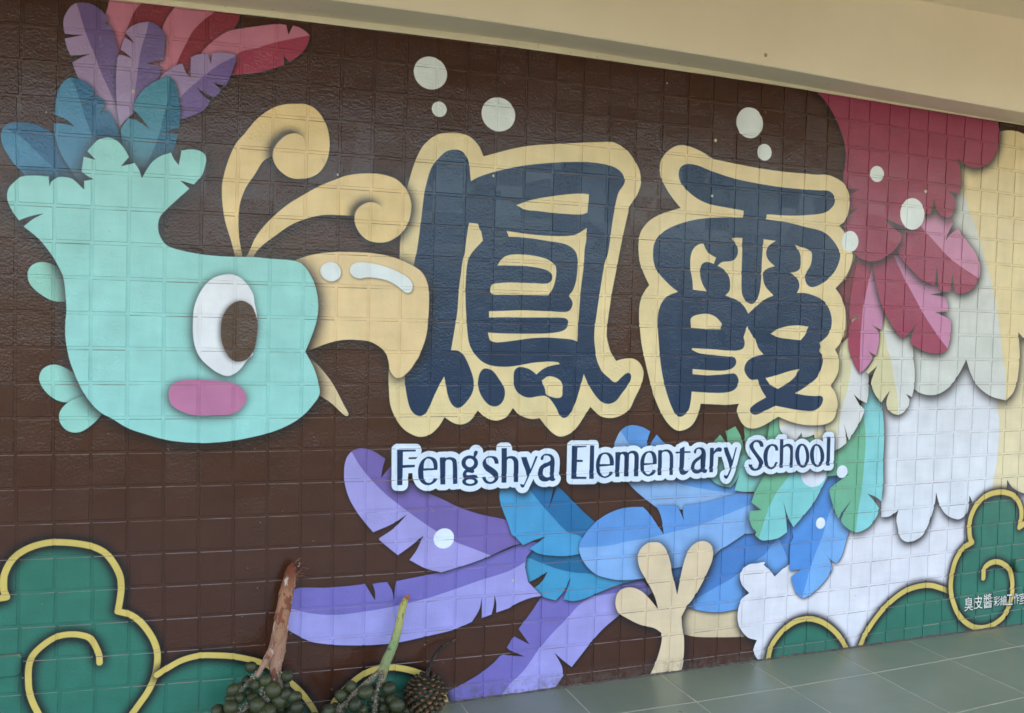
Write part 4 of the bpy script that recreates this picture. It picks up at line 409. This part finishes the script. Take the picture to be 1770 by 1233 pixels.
def wall_paint(name, grout=False):
    M = NT(name); g = M.n('ShaderNodeNewGeometry'); pos = g.outputs['Position']
    mp = M.n('ShaderNodeSeparateXYZ'); M.l(pos, mp.inputs[0])
    u = M.ramp(mp.outputs[0], TX0, TX0+TW/PPM); v = M.ramp(mp.outputs[2], TZ0, TZ0+TH/PPM)
    cb = M.n('ShaderNodeCombineXYZ'); M.l(u, cb.inputs[0]); M.l(v, cb.inputs[1])
    tx = M.n('ShaderNodeTexImage'); tx.image = im; tx.extension = 'EXTEND'; tx.interpolation = 'Linear'; M.l(cb.outputs[0], tx.inputs[0])
    col = tx.outputs[0]
    # upward ledges of the tiles: dust and the old brown coat the spray never reached
    ns = M.n('ShaderNodeSeparateXYZ'); M.l(g.outputs['True Normal'], ns.inputs[0])
    ledge = M.math('GREATER_THAN', ns.outputs[2], .3)
    nn = M.noise(pos, 9, 3); f = M.math('MULTIPLY', ledge, M.ramp(nn, .35, .6, .25, .8))
    if not grout: col = M.mix(f, col, lin((122, 100, 90)))
    # dust and scuffs towards the foot of the wall
    foot = M.ramp(mp.outputs[2], .07, -.015, 0., .95); sc = M.noise(pos, 30, 5, .7)
    col = M.mix(M.math('MULTIPLY', foot, M.ramp(sc, .42, .65)), col, lin((92, 84, 78)))
    fl = M.noise(pos, 55, 2); col = M.mix(M.ramp(fl, .755, .775, 0., .6), col, lin((150, 140, 120)))
    M.l(col, M.b.inputs['Base Color'])
    # every tile has its own amount of orange peel
    tile = M.n('ShaderNodeVectorMath', operation='SCALE'); tile.inputs['Scale'].default_value = 1/.11; M.l(pos, tile.inputs[0])
    fl_ = M.n('ShaderNodeVectorMath', operation='FLOOR'); M.l(tile.outputs[0], fl_.inputs[0])
    wn_ = M.n('ShaderNodeTexWhiteNoise', noise_dimensions='3D'); M.l(fl_.outputs[0], wn_.inputs[0])
    peel = M.noise(pos, 118, 2, .5); big = M.noise(pos, 26, 2)
    amp = M.ramp(wn_.outputs[0], 0, 1, .35, 1.)
    M.bump(M.math('ADD', peel, M.math('MULTIPLY', big, .9)), .0013, amp)
    rr = M.noise(pos, 5, 3); rv = M.math('ADD', M.ramp(rr, .3, .7, .13, .22), M.ramp(wn_.outputs[0], 0, 1, -.03, .06)); M.l(rv, M.b.inputs['Roughness'])
    M.b.inputs['Specular IOR Level'].default_value = .36
    return M.m
M_WALL = wall_paint('tile_paint'); M_GROUT = wall_paint('grout_paint', True)

def simple(name, c1, c2, scale=8, rough=.6, bump=.0005, bscale=120, spec=.3, spots=None):
    M = NT(name); pos = M.n('ShaderNodeNewGeometry').outputs['Position']
    a = M.noise(pos, scale, 5, .6); col = M.mix(M.ramp(a, .3, .7), lin(c1), lin(c2))
    if spots: s = M.noise(pos, spots[0], 2); col = M.mix(M.ramp(s, spots[1], spots[1]+.03, 0, .85), col, lin(spots[2]))
    M.l(col, M.b.inputs['Base Color']); M.b.inputs['Roughness'].default_value = rough; M.b.inputs['Specular IOR Level'].default_value = spec
    M.bump(M.noise(pos, bscale, 4, .6), bump); return M.m
M_CREAM = simple('cream_paint', (247, 232, 205), (240, 224, 197), 2.2, .6, .0006, 60, .25, (38, .775, (140, 120, 90)))
M_TRIM = simple('trim_paint', (240, 230, 198), (230, 218, 188), 6, .55, .001, 40, .3, (60, .72, (120, 100, 80)))
M_CORE = simple('plaster', (150, 145, 135), (130, 126, 118), 3, .9)
M_GROUND = simple('outside_ground', (74, 70, 60), (56, 54, 44), .6, .9, .002, 20)
M_FGROUT = simple('floor_grout', (212, 202, 184), (180, 170, 152), 14, .9, .001, 200)
def floor_mat():
    M = NT('floor_glaze'); g = M.n('ShaderNodeNewGeometry'); pos = g.outputs['Position']; oi = M.n('ShaderNodeObjectInfo')
    a = M.noise(pos, 2.4, 4, .6); b = M.noise(pos, 420, 2, .7)
    col = M.mix(M.ramp(a, .3, .7), lin((124, 132, 112)), lin((138, 142, 122)))
    col = M.mix(M.ramp(b, .35, .7, 0., .22), col, lin((96, 102, 94)))
    col = M.mix(M.ramp(oi.outputs['Random'], 0, 1, 0., .35), col, lin((124, 138, 120)))
    d = M.noise(pos, 45, 2); col = M.mix(M.ramp(d, .77, .79, 0., .7), col, lin((52, 50, 46)))
    M.l(col, M.b.inputs['Base Color']); r = M.noise(pos, 3.5, 4); M.l(M.ramp(r, .3, .7, .27, .42), M.b.inputs['Roughness'])
    M.bump(M.noise(pos, 90, 3), .0004); return M.m
M_FLOOR = floor_mat()

# ------------------------------------------------------------------ the wall: body, grout and tiles
S = .11; XL, XR = -8, 56          # tile columns built
wall = empty('tiled_wall', (2, 0, 0))
tag(wall, 'square tiled wall painted dark brown with a bird head, feathers and two big Chinese characters', 'wall')
inv = Vector((-2, 0, 0))
def put(o): o.location = Vector(o.location)+inv; return o
v, f = box_geo(-3, 8, .006, .28, -.3, 3.0); put(obj('wall_body', mesh('wall_body', v, f, M_CORE), wall))
def node(c, r):
    x, z = wwarp(c*S, (20.5-r)*S)
    if r >= 20.5: z = floor_z(x)-.004
    return x, z
nx, nz = 120, 30
gv = [(-1.2+8.2*i/nx, .0028, -.25+(2.75)*j/nz) for j in range(nz+1) for i in range(nx+1)]
gf = [(j*(nx+1)+i, j*(nx+1)+i+1, (j+1)*(nx+1)+i+1, (j+1)*(nx+1)+i) for j in range(nz) for i in range(nx)]
put(obj('grout', mesh('grout', gv, gf, M_GROUT), wall))
def tile_geo(w, h, gap=.0045, ch=.0013, cht=.0022, rnd=None):
    """front face at y=0, bevelled to the sides, back at y=.006"""
    x, z = w/2-gap, h/2-gap; j = (lambda a: rnd.uniform(-a, a)) if rnd else (lambda a: 0)
    bot, top = ch, cht
    F = [(-x+ch+j(.0006), j(.0003), -z+bot+j(.0005)), (x-ch+j(.0006), j(.0003), -z+bot+j(.0005)), (x-ch+j(.0006), j(.0003), z-top+j(.0005)), (-x+ch+j(.0006), j(.0003), z-top+j(.0005))]
    E = [(-x+j(.0005), .0011, -z+j(.0005)), (x+j(.0005), .0011, -z+j(.0005)), (x+j(.0005), .0011, z+j(.0005)), (-x+j(.0005), .0011, z+j(.0005))]
    B = [(a, .0055, c) for a, _, c in E]
    V = F+E+B; fc = [(0, 1, 2, 3)]
    for i in range(4):
        k = (i+1) % 4; fc.append((i+4, k+4, k, i)); fc.append((i+8, k+8, k+4, i+4))
    return V, fc
variants = [mesh('tile', *tile_geo(S, S, rnd=R), M_WALL) for _ in range(6)]
cells = []
rows = [(-.94, 0)]+[(r, r+1) for r in range(0, 20)]+[(20, 20.5)]
for c in range(XL, XR):
    for r_a, r_b in rows:
        q = [node(c, r_b), node(c+1, r_b), node(c+1, r_a), node(c, r_a)]
        cx = sum(p[0] for p in q)/4; cz = sum(p[1] for p in q)/4
        w_ = (q[1][0]-q[0][0]+q[2][0]-q[3][0])/2; h_ = (q[3][1]-q[0][1]+q[2][1]-q[1][1])/2
        ang = math.atan2(q[1][1]-q[0][1]+q[2][1]-q[3][1], q[1][0]-q[0][0]+q[2][0]-q[3][0])
        d = Vector((cx, 0, cz))-CAM; px = d.dot(rt)/d.dot(fw)*1639.9+885; py = 616.5-d.dot(up)/d.dot(fw)*1639.9
        area = w_*h_*abs(d.y)/d.dot(fw)**3
        vis = -10 < px < 1780 and -20 < py < 1250
        cells.append((-(area if vis else 0), vis, cx, cz, w_, h_, ang))
cells.sort(key=lambda t: t[0])
V_, F_ = [], []
for i, (_, vis, cx, cz, w_, h_, ang) in enumerate(cells):
    tx_, tz_, dy_ = R.gauss(0, .0045), R.gauss(0, .0045), R.uniform(-.0004, .0004)
    if i < 300 and vis:
        full = abs(h_/S-1) < .12
        me = R.choice(variants) if full else mesh('tile', *tile_geo(S, h_), M_WALL)
        o = obj('tile', me, wall, (cx, dy_, cz)); o.scale = (w_/S, 1, h_/S if full else 1)
        o.rotation_euler = (tx_, -ang, tz_); put(o)
    else:
        g, fc = tile_geo(w_, h_, rnd=R); b = len(V_); ca, sa = math.cos(ang), math.sin(ang)
        for x, y, z in g:
            x, z = x*ca-z*sa, x*sa+z*ca
            V_.append((cx+x, y+dy_+x*tz_-z*tx_, cz+z))
        F_ += [tuple(b+k for k in q) for q in fc]
tag(put(obj('tile', mesh('tile', V_, F_, M_WALL), wall)), kind='stuff')
# painted-over blank plates screwed to the wall
def plate(x0, x1, z0, z1, label):
    V2 = []; dep = .016; c = .004; q = .003
    for (y, k) in ((-dep, c), (-dep+q, 0), (.001, 0)):
        ring = []
        for sx, sz in ((0, 0), (1, 0), (1, 1), (0, 1)):
            X = (x0, x1)[sx]; Z = (z0, z1)[sz]; dx_ = 1 if sx == 0 else -1; dz_ = 1 if sz == 0 else -1; r_ = .009
            a = [(X+dx_*(k+r_), Z+dz_*k), (X+dx_*(k+r_*.3), Z+dz_*(k+r_*.3)), (X+dx_*k, Z+dz_*(k+r_))]
            if (sx+sz) % 2 == 0: a.reverse()
            ring += a
        V2 += [(a, y, b) for a, b in ring]
    fc = [tuple(range(12))]
    for L in (0, 12):
        for i in range(12): k = (i+1) % 12; fc.append((L+i, L+12+i, L+12+k, L+k))
    cx, cz = (x0+x1)/2, (z0+z1)/2
    o = obj('cover_plate', mesh('cover_plate', [(a-cx, b, d-cz) for a, b, d in V2], fc, M_WALL), None, (cx, 0, cz))
    tag(o, label, 'cover plate')
plate(-.125, .0253, .243, .3125, 'small green painted blank plate on the wall at the left edge of the photo')
plate(4.121, 4.25, .2835, .345, 'small green painted blank plate on the wall beside the small white Chinese lettering')
# ------------------------------------------------------------------ beam, trim strip and ceiling
TRIM0 = [(-3, 2.325), (-.1, 2.343), (.261, 2.348), (.694, 2.3585), (1.58, 2.3685), (2.666, 2.3585), (3.323, 2.341), (4.06, 2.323), (8, 2.25)]
TRIM1 = [(-3, 2.33), (-.1, 2.352), (.261, 2.362), (.694, 2.3775), (1.58, 2.3925), (2.666, 2.373), (3.323, 2.3485), (4.06, 2.3265), (8, 2.262)]
BEAM = [(-3, 2.34), (-.1, 2.362), (.35, 2.376), (.926, 2.387), (1.514, 2.3903), (2.538, 2.3728), (3.159, 2.3482), (3.853, 2.3264), (8, 2.2)]
def smooth_tab(x, tab, w=.25): return sum(interp(x+k*w/4, tab) for k in range(-4, 5))/9
xs = [-3+11*i/160 for i in range(161)]
V2, F2 = [], []
for i, x in enumerate(xs):
    a, b = smooth_tab(x, TRIM0), smooth_tab(x, TRIM1)+.003+.0006*math.sin(x*17)
    V2 += [(x, -.0035, a+.0012*math.sin(x*23)*math.sin(x*7)), (x, -.0035, b), (x, .004, b), (x, .004, a)]
    if i:
        k = 4*i; F2 += [(k-4, k, k+1, k-3), (k-4, k-1, k+3, k)]
put(tag(obj('plaster_strip', mesh('plaster_strip', V2, F2, M_TRIM), wall), 'thin cream plaster strip along the top of the tiles'))
beam = None
V2, F2 = [], []
for i, x in enumerate(xs):
    zf = smooth_tab(x, BEAM); zb = smooth_tab(x, TRIM1); e = .004
    V2 += [(x, -.0, zb), (x, -.18+e, zf-.0005), (x, -.18, zf+e), (x, -.181, 2.72), (x, .0, 2.72)]
    if i:
        k = 5*i
        for a in range(4): F2.append((k-5+a, k-4+a, k+1+a, k+a))
        F2.append((k-1, k-5, k, k+4))
beam = obj('concrete_beam', mesh('concrete_beam', V2, F2, M_CREAM))
tag(beam, 'cream painted concrete beam running along the top of the mural wall', 'beam')
V2 = [(0, -.0012, 0)]+[(.0052*math.cos(k*math.pi/6), 0, .0052*math.sin(k*math.pi/6)) for k in range(12)]+[(.0075*math.cos(k*math.pi/6), .0012, .0075*math.sin(k*math.pi/6)) for k in range(12)]
F2 = [(0, 1+k, 1+(k+1) % 12) for k in range(12)]+[(1+k, 13+k, 13+(k+1) % 12, 1+(k+1) % 12) for k in range(12)]
obj('filled_hole', mesh('filled_hole', V2, F2, simple('filler', (196, 168, 120), (150, 120, 80), 300, .8)), beam, (2.545, -.182, 2.409))
v, f = box_geo(-3, 8, -3.6, .28, 2.712, 2.95); tag(obj('ceiling', mesh('ceiling', v, f, M_CREAM)), kind='structure')
# ------------------------------------------------------------------ floor
base = [(x, y, (floor_z(x) if x > -1 else floor_z(-1))-.0014) for x in (-3, -1, 6, 8) for y in (-3.6, .006)]
floor = tag(obj('floor', mesh('floor', base, [(0, 2, 3, 1), (2, 4, 5, 3), (4, 6, 7, 5)], M_FGROUT)), kind='structure')
FP = .4178
for i in range(-11, 14):
    for j in range(-1, 8):
        X0, X1 = 1.875+FP*i, 1.875+FP*(i+1); Y1 = -.252-FP*(j) if j >= 0 else .0; Y0 = -.252-FP*(j+1) if j >= 0 else -.252
        if Y0 < -3.6: Y0 = -3.6
        if Y1 <= -3.55 or X0 < -3 or X1 > 8: continue
        P4 = [fwarp(X0, Y0), fwarp(X1, Y0), fwarp(X1, Y1), fwarp(X0, Y1)]
        g = .0032; cx = sum(p[0] for p in P4)/4; cy = sum(p[1] for p in P4)/4
        if j == -1: P4[2] = (P4[2][0], .02); P4[3] = (P4[3][0], .02)
        sgn = [(1, 1), (-1, 1), (-1, -1), (1, -1)]
        def ring(k, dz): return [(p[0]+s[0]*(g+k)-cx, p[1]+s[1]*(g+k)-cy, floor_z(p[0])-floor_z(cx)+dz) for p, s in zip(P4, sgn)]
        V2 = ring(.001, R.uniform(-.0002, .0003))+ring(0, -.001)+ring(0, -.004)
        fc = [(0, 1, 2, 3)]
        for L in (0, 4):
            for q in range(4): k = (q+1) % 4; fc.append((L+q, L+4+q, L+4+k, L+k))
        obj('floor_tile', mesh('floor_tile', V2, fc, M_FLOOR), floor, (cx, cy, floor_z(cx)))
rr = random.Random(12); V2, F2 = [], []
for i in range(900):                                               # grimy bead of old sealant and dirt where the wall meets the floor
    x = -2.5+10*i/899; z = floor_z(x); h = .003+.003*rr.random()+.0025*math.sin(x*9)**2; d = .004+.004*rr.random()
    V2 += [(x, .002, z+h), (x, -.0022-d*.4, z+h*.75), (x, -.002-d, z-.004)]
    if i: k = 3*i; F2 += [(k-3, k-2, k+1, k), (k-2, k-1, k+2, k+1)]
put(obj('dirty_joint', mesh('dirty_joint', V2, F2, simple('grime', (104, 94, 88), (62, 56, 54), 40, .95, .001, 200), True), wall))
v = [(x, y, -.16) for x in (-150, 150) for y in (-200, 60)]
tag(obj('ground', mesh('ground', v, [(0, 2, 3, 1)], M_GROUND)), kind='structure')
v, f = box_geo(-3, 8, -3.6, .28, -.159, -.1); tag(obj('porch_step', mesh('porch_step', v, f, M_CORE)), kind='structure')

# ------------------------------------------------------------------ palm fruit bunches and the scaly fruit at the foot of the wall
def veg(name, cols, scale=40, rough=.5, bump=.0008, bscale=150, extra=None, spec=.35, coord='Object'):
    M = NT(name); tc = M.n('ShaderNodeTexCoord').outputs[coord]; oi = M.n('ShaderNodeObjectInfo')
    ad = M.n('ShaderNodeVectorMath', operation='ADD'); M.l(tc, ad.inputs[0])
    sc_ = M.n('ShaderNodeMath', operation='MULTIPLY'); M.l(oi.outputs['Random'], sc_.inputs[0]); sc_.inputs[1].default_value = 9
    M.l(sc_.outputs[0], ad.inputs[1]); vec = ad.outputs[0]
    a = M.noise(vec, scale, 5, .65); r = M.n('ShaderNodeValToRGB'); M.l(a, r.inputs[0])
    while len(r.color_ramp.elements) < len(cols): r.color_ramp.elements.new(.5)
    for e, (p, c) in zip(r.color_ramp.elements, cols): e.position = p; e.color = (*lin(c), 1)
    col = r.outputs[0]
    if extra: s = M.noise(vec, extra[0], 3); col = M.mix(M.ramp(s, extra[1], extra[1]+.05, 0, .8), col, lin(extra[2]))
    own = M.mix(M.ramp(oi.outputs['Random'], 0, 1), (.62, .62, .60), (1.25, 1.12, .95)); col = M.mix(1., col, own, 'MULTIPLY')
    M.l(col, M.b.inputs['Base Color']); M.b.inputs['Roughness'].default_value = rough; M.b.inputs['Specular IOR Level'].default_value = spec
    M.bump(M.noise(vec, bscale, 4, .6), bump); return M, col
M_FRUIT = veg('palm_fruit_skin', [(.3, (42, 46, 30)), (.5, (54, 60, 38)), (.72, (80, 80, 56))], 28, .42, .0004, 200, (90, .68, (52, 48, 34)))[0].m
M_TIP = veg('fruit_tip', [(.3, (40, 34, 26)), (.7, (70, 58, 40))], 200, .8)[0].m
M_RACH = veg('flower_stem', [(.3, (64, 54, 46)), (.5, (112, 100, 84)), (.7, (168, 156, 140))], 170, .85, .002, 260)[0].m
M_FLAKE = veg('dry_flower', [(.35, (70, 62, 56)), (.5, (150, 142, 130)), (.65, (205, 198, 188))], 300, .85)[0].m
def stalk_mat(name, ramp_cols, zr, noise_cols, nscale):
    """colour bands along the stalk (by height on it) with flaking patches"""
    M = NT(name); g = M.n('ShaderNodeNewGeometry'); sp = M.n('ShaderNodeSeparateXYZ'); M.l(g.outputs['Position'], sp.inputs[0])
    n0 = M.noise(g.outputs['Position'], 14, 3); z = M.math('ADD', M.ramp(sp.outputs[2], zr[0], zr[1]), M.math('MULTIPLY', M.math('SUBTRACT', n0, .5), .25))
    r = M.n('ShaderNodeValToRGB'); M.l(z, r.inputs[0])
    while len(r.color_ramp.elements) < len(ramp_cols): r.color_ramp.elements.new(.5)
    for e, (p, c) in zip(r.color_ramp.elements, ramp_cols): e.position = p; e.color = (*lin(c), 1)
    col = r.outputs[0]
    mp = M.n('ShaderNodeMapping'); mp.inputs['Scale'].default_value = (1, 1, .35); M.l(g.outputs['Position'], mp.inputs[0])
    for (sc_, th, c, am) in noise_cols:
        s = M.noise(mp.outputs[0], sc_, 5, .65); col = M.mix(M.ramp(s, th, th+.03, 0, am), col, lin(c))
    M.l(col, M.b.inputs['Base Color']); M.b.inputs['Roughness'].default_value = .7; M.b.inputs['Specular IOR Level'].default_value = .25
    M.bump(M.noise(mp.outputs[0], nscale, 5, .7), .0025); return M.m
M_STA = stalk_mat('brown_stalk', [(0, (160, 124, 108)), (.45, (152, 110, 88)), (.8, (158, 108, 78)), (1, (116, 60, 40))], (.12, .535),
                  [(26, .55, (112, 58, 38), .85), (40, .58, (200, 184, 170), .7), (110, .6, (86, 70, 58), .8)], 130)
M_STB = stalk_mat('green_stalk', [(0, (142, 114, 76)), (.18, (130, 130, 88)), (.42, (122, 142, 96)), (.62, (166, 160, 98)), (.93, (168, 154, 88)), (.96, (164, 84, 36))], (.13, .437),
                  [(75, .6, (84, 76, 46), .8), (30, .58, (116, 136, 92), .6), (140, .6, (60, 48, 30), .7)], 110)
M_CUT = veg('cut_stalk_end', [(.3, (140, 66, 28)), (.6, (172, 92, 40)), (.75, (190, 120, 60))], 60, .7)[0].m
M_TWIG = veg('dry_twig', [(.4, (34, 28, 24)), (.56, (70, 54, 42)), (.72, (140, 112, 84))], 60, .8, .0015, 240)[0].m
M_SCALE = veg('scale_skin', [(.3, (40, 36, 24)), (.55, (58, 54, 36)), (.75, (78, 72, 50))], 90, .5, .0006, 250)[0].m
M_STIP = veg('scale_tip', [(.35, (64, 42, 30)), (.55, (132, 78, 54)), (.75, (178, 136, 104))], 260, .7)[0].m

def tube(pts, mat_, n=10, jit=0., seed=0, flat=1., sub=4, cap=True):
    """a tapering tube through (x, y, z, r) control points -> mesh data in world coordinates"""
    rr = random.Random(seed); P = [Vector(p[:3]) for p in pts]; Q = [p[3] for p in pts]; C2 = []
    for i in range(len(P)-1):
        for k in range(sub):
            t = k/sub; p0, p1, p2, p3 = P[max(i-1, 0)], P[i], P[i+1], P[min(i+2, len(P)-1)]
            c = .5*((2*p1)+(p2-p0)*t+(2*p0-5*p1+4*p2-p3)*t*t+(3*p1-p0-3*p2+p3)*t**3); C2.append((c, Q[i]+(Q[i+1]-Q[i])*t))
    C2.append((P[-1], Q[-1])); V, F = [], []
    for i, (c, r) in enumerate(C2):
        a = C2[min(i+1, len(C2)-1)][0]-C2[max(i-1, 0)][0]; a.normalize(); s = a.cross(Vector((0, 1, 0))).normalized(); b = s.cross(a)
        for k in range(n):
            th = 2*math.pi*k/n; q = r*(1+rr.uniform(-jit, jit)+jit*.8*math.sin(3*th+i*.7)); V.append(c+s*math.cos(th)*q+b*math.sin(th)*q*flat)
        if i:
            for k in range(n): F.append(((i-1)*n+k, (i-1)*n+(k+1) % n, i*n+(k+1) % n, i*n+k))
    if cap: F.append(tuple(range(n))); F.append(tuple(reversed(range((len(C2)-1)*n, len(C2)*n))))
    return V, F
def local(V, o): return [Vector(v)-o for v in V]
def fruit_mesh(seed):
    rr = random.Random(seed); V, F, MI = [], [], []; nu, nv = 14, 10; k1, k2 = rr.uniform(0, 6), rr.uniform(0, 6)
    for j in range(nv+1):
        ph = math.pi*j/nv
        for i in range(nu):
            th = 2*math.pi*i/nu; r = 1+.03*math.sin(3*th+k1)*math.sin(ph)+.03*math.sin(2*ph+k2)
            z = math.cos(ph)*1.1
            if j == nv: z += .06
            V.append((r*math.sin(ph)*math.cos(th), r*math.sin(ph)*math.sin(th), z))
        if j:
            for i in range(nu): F.append(((j-1)*nu+i, j*nu+i, j*nu+(i+1) % nu, (j-1)*nu+(i+1) % nu)); MI.append(1 if j >= nv else 0)
    return mesh('fruit', V, F, smooth=True, mats=[M_FRUIT, M_TIP], mi=MI)
FM = [fruit_mesh(s) for s in range(5)]
def flakes(name, lines, n, parent, org, seed):
    rr = random.Random(seed); V, F = [], []
    for _ in range(n):
        L = rr.choice(lines); i = rr.randrange(len(L)-1); t = rr.random(); a, b = L[i], L[i+1]
        c = Vector([a[k]+(b[k]-a[k])*t for k in range(3)]); r = a[3]+(b[3]-a[3])*t
        d = Vector((rr.gauss(0, 1), rr.gauss(0, 1)-.6, rr.gauss(0, 1))).normalized(); c += d*r*rr.uniform(.7, 1.25); s = rr.uniform(.0016, .0042)
        k = len(V); ax = [Vector((rr.gauss(0, 1), rr.gauss(0, 1), rr.gauss(0, 1))).normalized()*s for _ in range(4)]
        V += [c+q for q in ax]; F += [(k, k+1, k+2), (k, k+2, k+3), (k, k+3, k+1), (k+1, k+3, k+2)]
    tag(obj(name, mesh(name, local(V, org), F, M_FLAKE), parent), kind='stuff')
def bunch(key, stalks, rach, label, mat_, seed, nfl):
    fr = PALM[key]; fz = min(p[2]-p[3] for p in fr); cx = sum(p[0] for p in fr)/len(fr); org = Vector((cx, -.13, floor_z(cx)))
    root = empty('palm_fruit_bunch', org); tag(root, label, 'fruit bunch', 'palm fruit bunches at the foot of the wall')
    for i, s in enumerate(stalks):
        V, F = tube(PALM[s], mat_, 16, .08 if key == 'A' else .03, seed+i, .8, 6)
        obj('stalk' if i == 0 else 'side_stalk', mesh('stalk', local(V, org), F, mat_, True), root)
    for i, L in enumerate(PALM[rach]):
        V, F = tube([(*p[:3], p[3]*.62) for p in L], M_RACH, 8, .3, seed+9+i, 1., 6)
        obj('flower_stem', mesh('flower_stem', local(V, org), F, M_RACH), root)
    flakes('dry_flowers', PALM[rach], nfl, root, org, seed)
    rr = random.Random(seed)
    for x, y, z, r in fr:
        z = max(z, floor_z(x)+r*.98); r *= 1.0; y = min(y, -r*1.12)
        o = obj('fruit', rr.choice(FM), root, Vector((x, y, z))-org); o.scale = (r*rr.uniform(.92, 1.06), r*rr.uniform(.92, 1.04), r*rr.uniform(.92, 1.04))
        # blossom end turned out and away from the stalk
        d = Vector((x-cx+rr.gauss(0, .05), -.05+rr.gauss(0, .06), -.04+rr.gauss(0, .06))); o.rotation_euler = (-d).to_track_quat('Z', 'Y').to_euler()
    return root
a = bunch('A', ['SA', 'SA2'], 'RA', 'green palm fruit bunch with a thick brown flaking stalk leaning on the wall', M_STA, 11, 900)
b = bunch('B', ['SB', 'SB2'], 'RB', 'green palm fruit bunch with a slim yellow-green stalk cut orange at its tip', M_STB, 31, 760)
V, F = tube([(x_, y_-.0004, z_, r_*1.04) for x_, y_, z_, r_ in PALM['SB'][:2]], None, 14, .02, 5, .8, 5)
obj('cut_end', mesh('cut_end', local(V, b.location), F, M_CUT, True), b)
# frayed fibres on the cut end of the brown stalk
rr = random.Random(5); V2, F2 = [], []
for k in range(14):
    p = Vector(PALM['SA'][1][:3])+Vector((rr.uniform(-.002, .03), -.012, rr.uniform(-.035, .02))); q = p+Vector((rr.uniform(.004, .03), -.004, rr.uniform(-.008, .022)))
    V, F = tube([(*p, .0016), (*((p+q)/2+Vector((0, 0, .003))), .0012), (*q, .0004)], None, 4, 0, k, 1, 2); n = len(V2); V2 += V; F2 += [tuple(n+i for i in f_) for f_ in F]
tag(obj('frayed_fibres', mesh('frayed_fibres', local(V2, a.location), F2, M_STA), a), kind='stuff')
# scaly fruit
cx, cy, cz, cr = PALM['C']; cy = -.084; org = Vector((cx, cy, floor_z(cx)))
cz = floor_z(cx)+cr*1.08
root = empty('scaly_fruit', org); tag(root, 'round dark green scaly fruit with a thin dry twig, right of the two bunches', 'fruit')
V, F = [], []
for j in range(13):
    ph = math.pi*j/12
    for i in range(20): th = 2*math.pi*i/20; V.append((cr*.86*math.sin(ph)*math.cos(th), cr*.86*math.sin(ph)*math.sin(th), cr*.95*math.cos(ph)+cz-org.z))
    if j:
        for i in range(20): F.append(((j-1)*20+i, j*20+i, j*20+(i+1) % 20, (j-1)*20+(i+1) % 20))
obj('core', mesh('core', V, F, M_SCALE, True), root)
V, F = tube([(*p[:3], p[3]*1.5+.0006) for p in PALM['T']], M_TWIG, 7, .22, 3, 1., 5); obj('twig', mesh('twig', local(V, org), F, M_TWIG, True), root)
def scale_mesh(seed):
    rr = random.Random(seed); n = 8; V, F, MI = [], [], []
    prof = [(0, .8, 0), (.35, 1.0, .0), (.75, .9, .12), (1.1, .6, .34), (1.2, .3, .42)]
    for (h, s, up_) in prof:
        for k in range(n):
            th = 2*math.pi*k/n; sq = abs(math.cos(th))**1.2+abs(math.sin(th))**1.2; e = s/sq**.42
            V.append((e*math.cos(th)*(1+rr.uniform(-.05, .05)), e*math.sin(th)*.82+up_, h))
    for j in range(1, len(prof)):
        for k in range(n): F.append(((j-1)*n+k, (j-1)*n+(k+1) % n, j*n+(k+1) % n, j*n+k)); MI.append(1 if j == len(prof)-1 else 0)
    F.append(tuple((len(prof)-1)*n+k for k in range(n))); MI.append(1)
    return mesh('scale', V, F, smooth=True, mats=[M_SCALE, M_STIP], mi=MI)
SM = [scale_mesh(s) for s in range(4)]
N = 150
for i in range(N):
    zz = 1-2*(i+.5)/N; th = i*2.399963; rr_ = math.sqrt(1-zz*zz); d = Vector((rr_*math.cos(th), rr_*math.sin(th), zz))
    if d.z > .95: continue
    base_ = Vector((d.x*cr*.86, d.y*cr*.86, d.z*cr*.95)); nrm = Vector((d.x, d.y, d.z*.95)).normalized()
    yax = (Vector((0, 0, -1))-nrm*Vector((0, 0, -1)).dot(nrm)).normalized(); xax = yax.cross(nrm)
    o = obj('scale', R.choice(SM), root); s = cr*.168*(.75+.25*rr_)*R.uniform(.9, 1.08)
    m = Matrix((xax, yax, nrm)).transposed().to_4x4(); m.translation = base_-nrm*.002+Vector((0, 0, cz-org.z)); o.matrix_local = m @ Matrix.Diagonal((s, s*.8, s*1.15, 1))
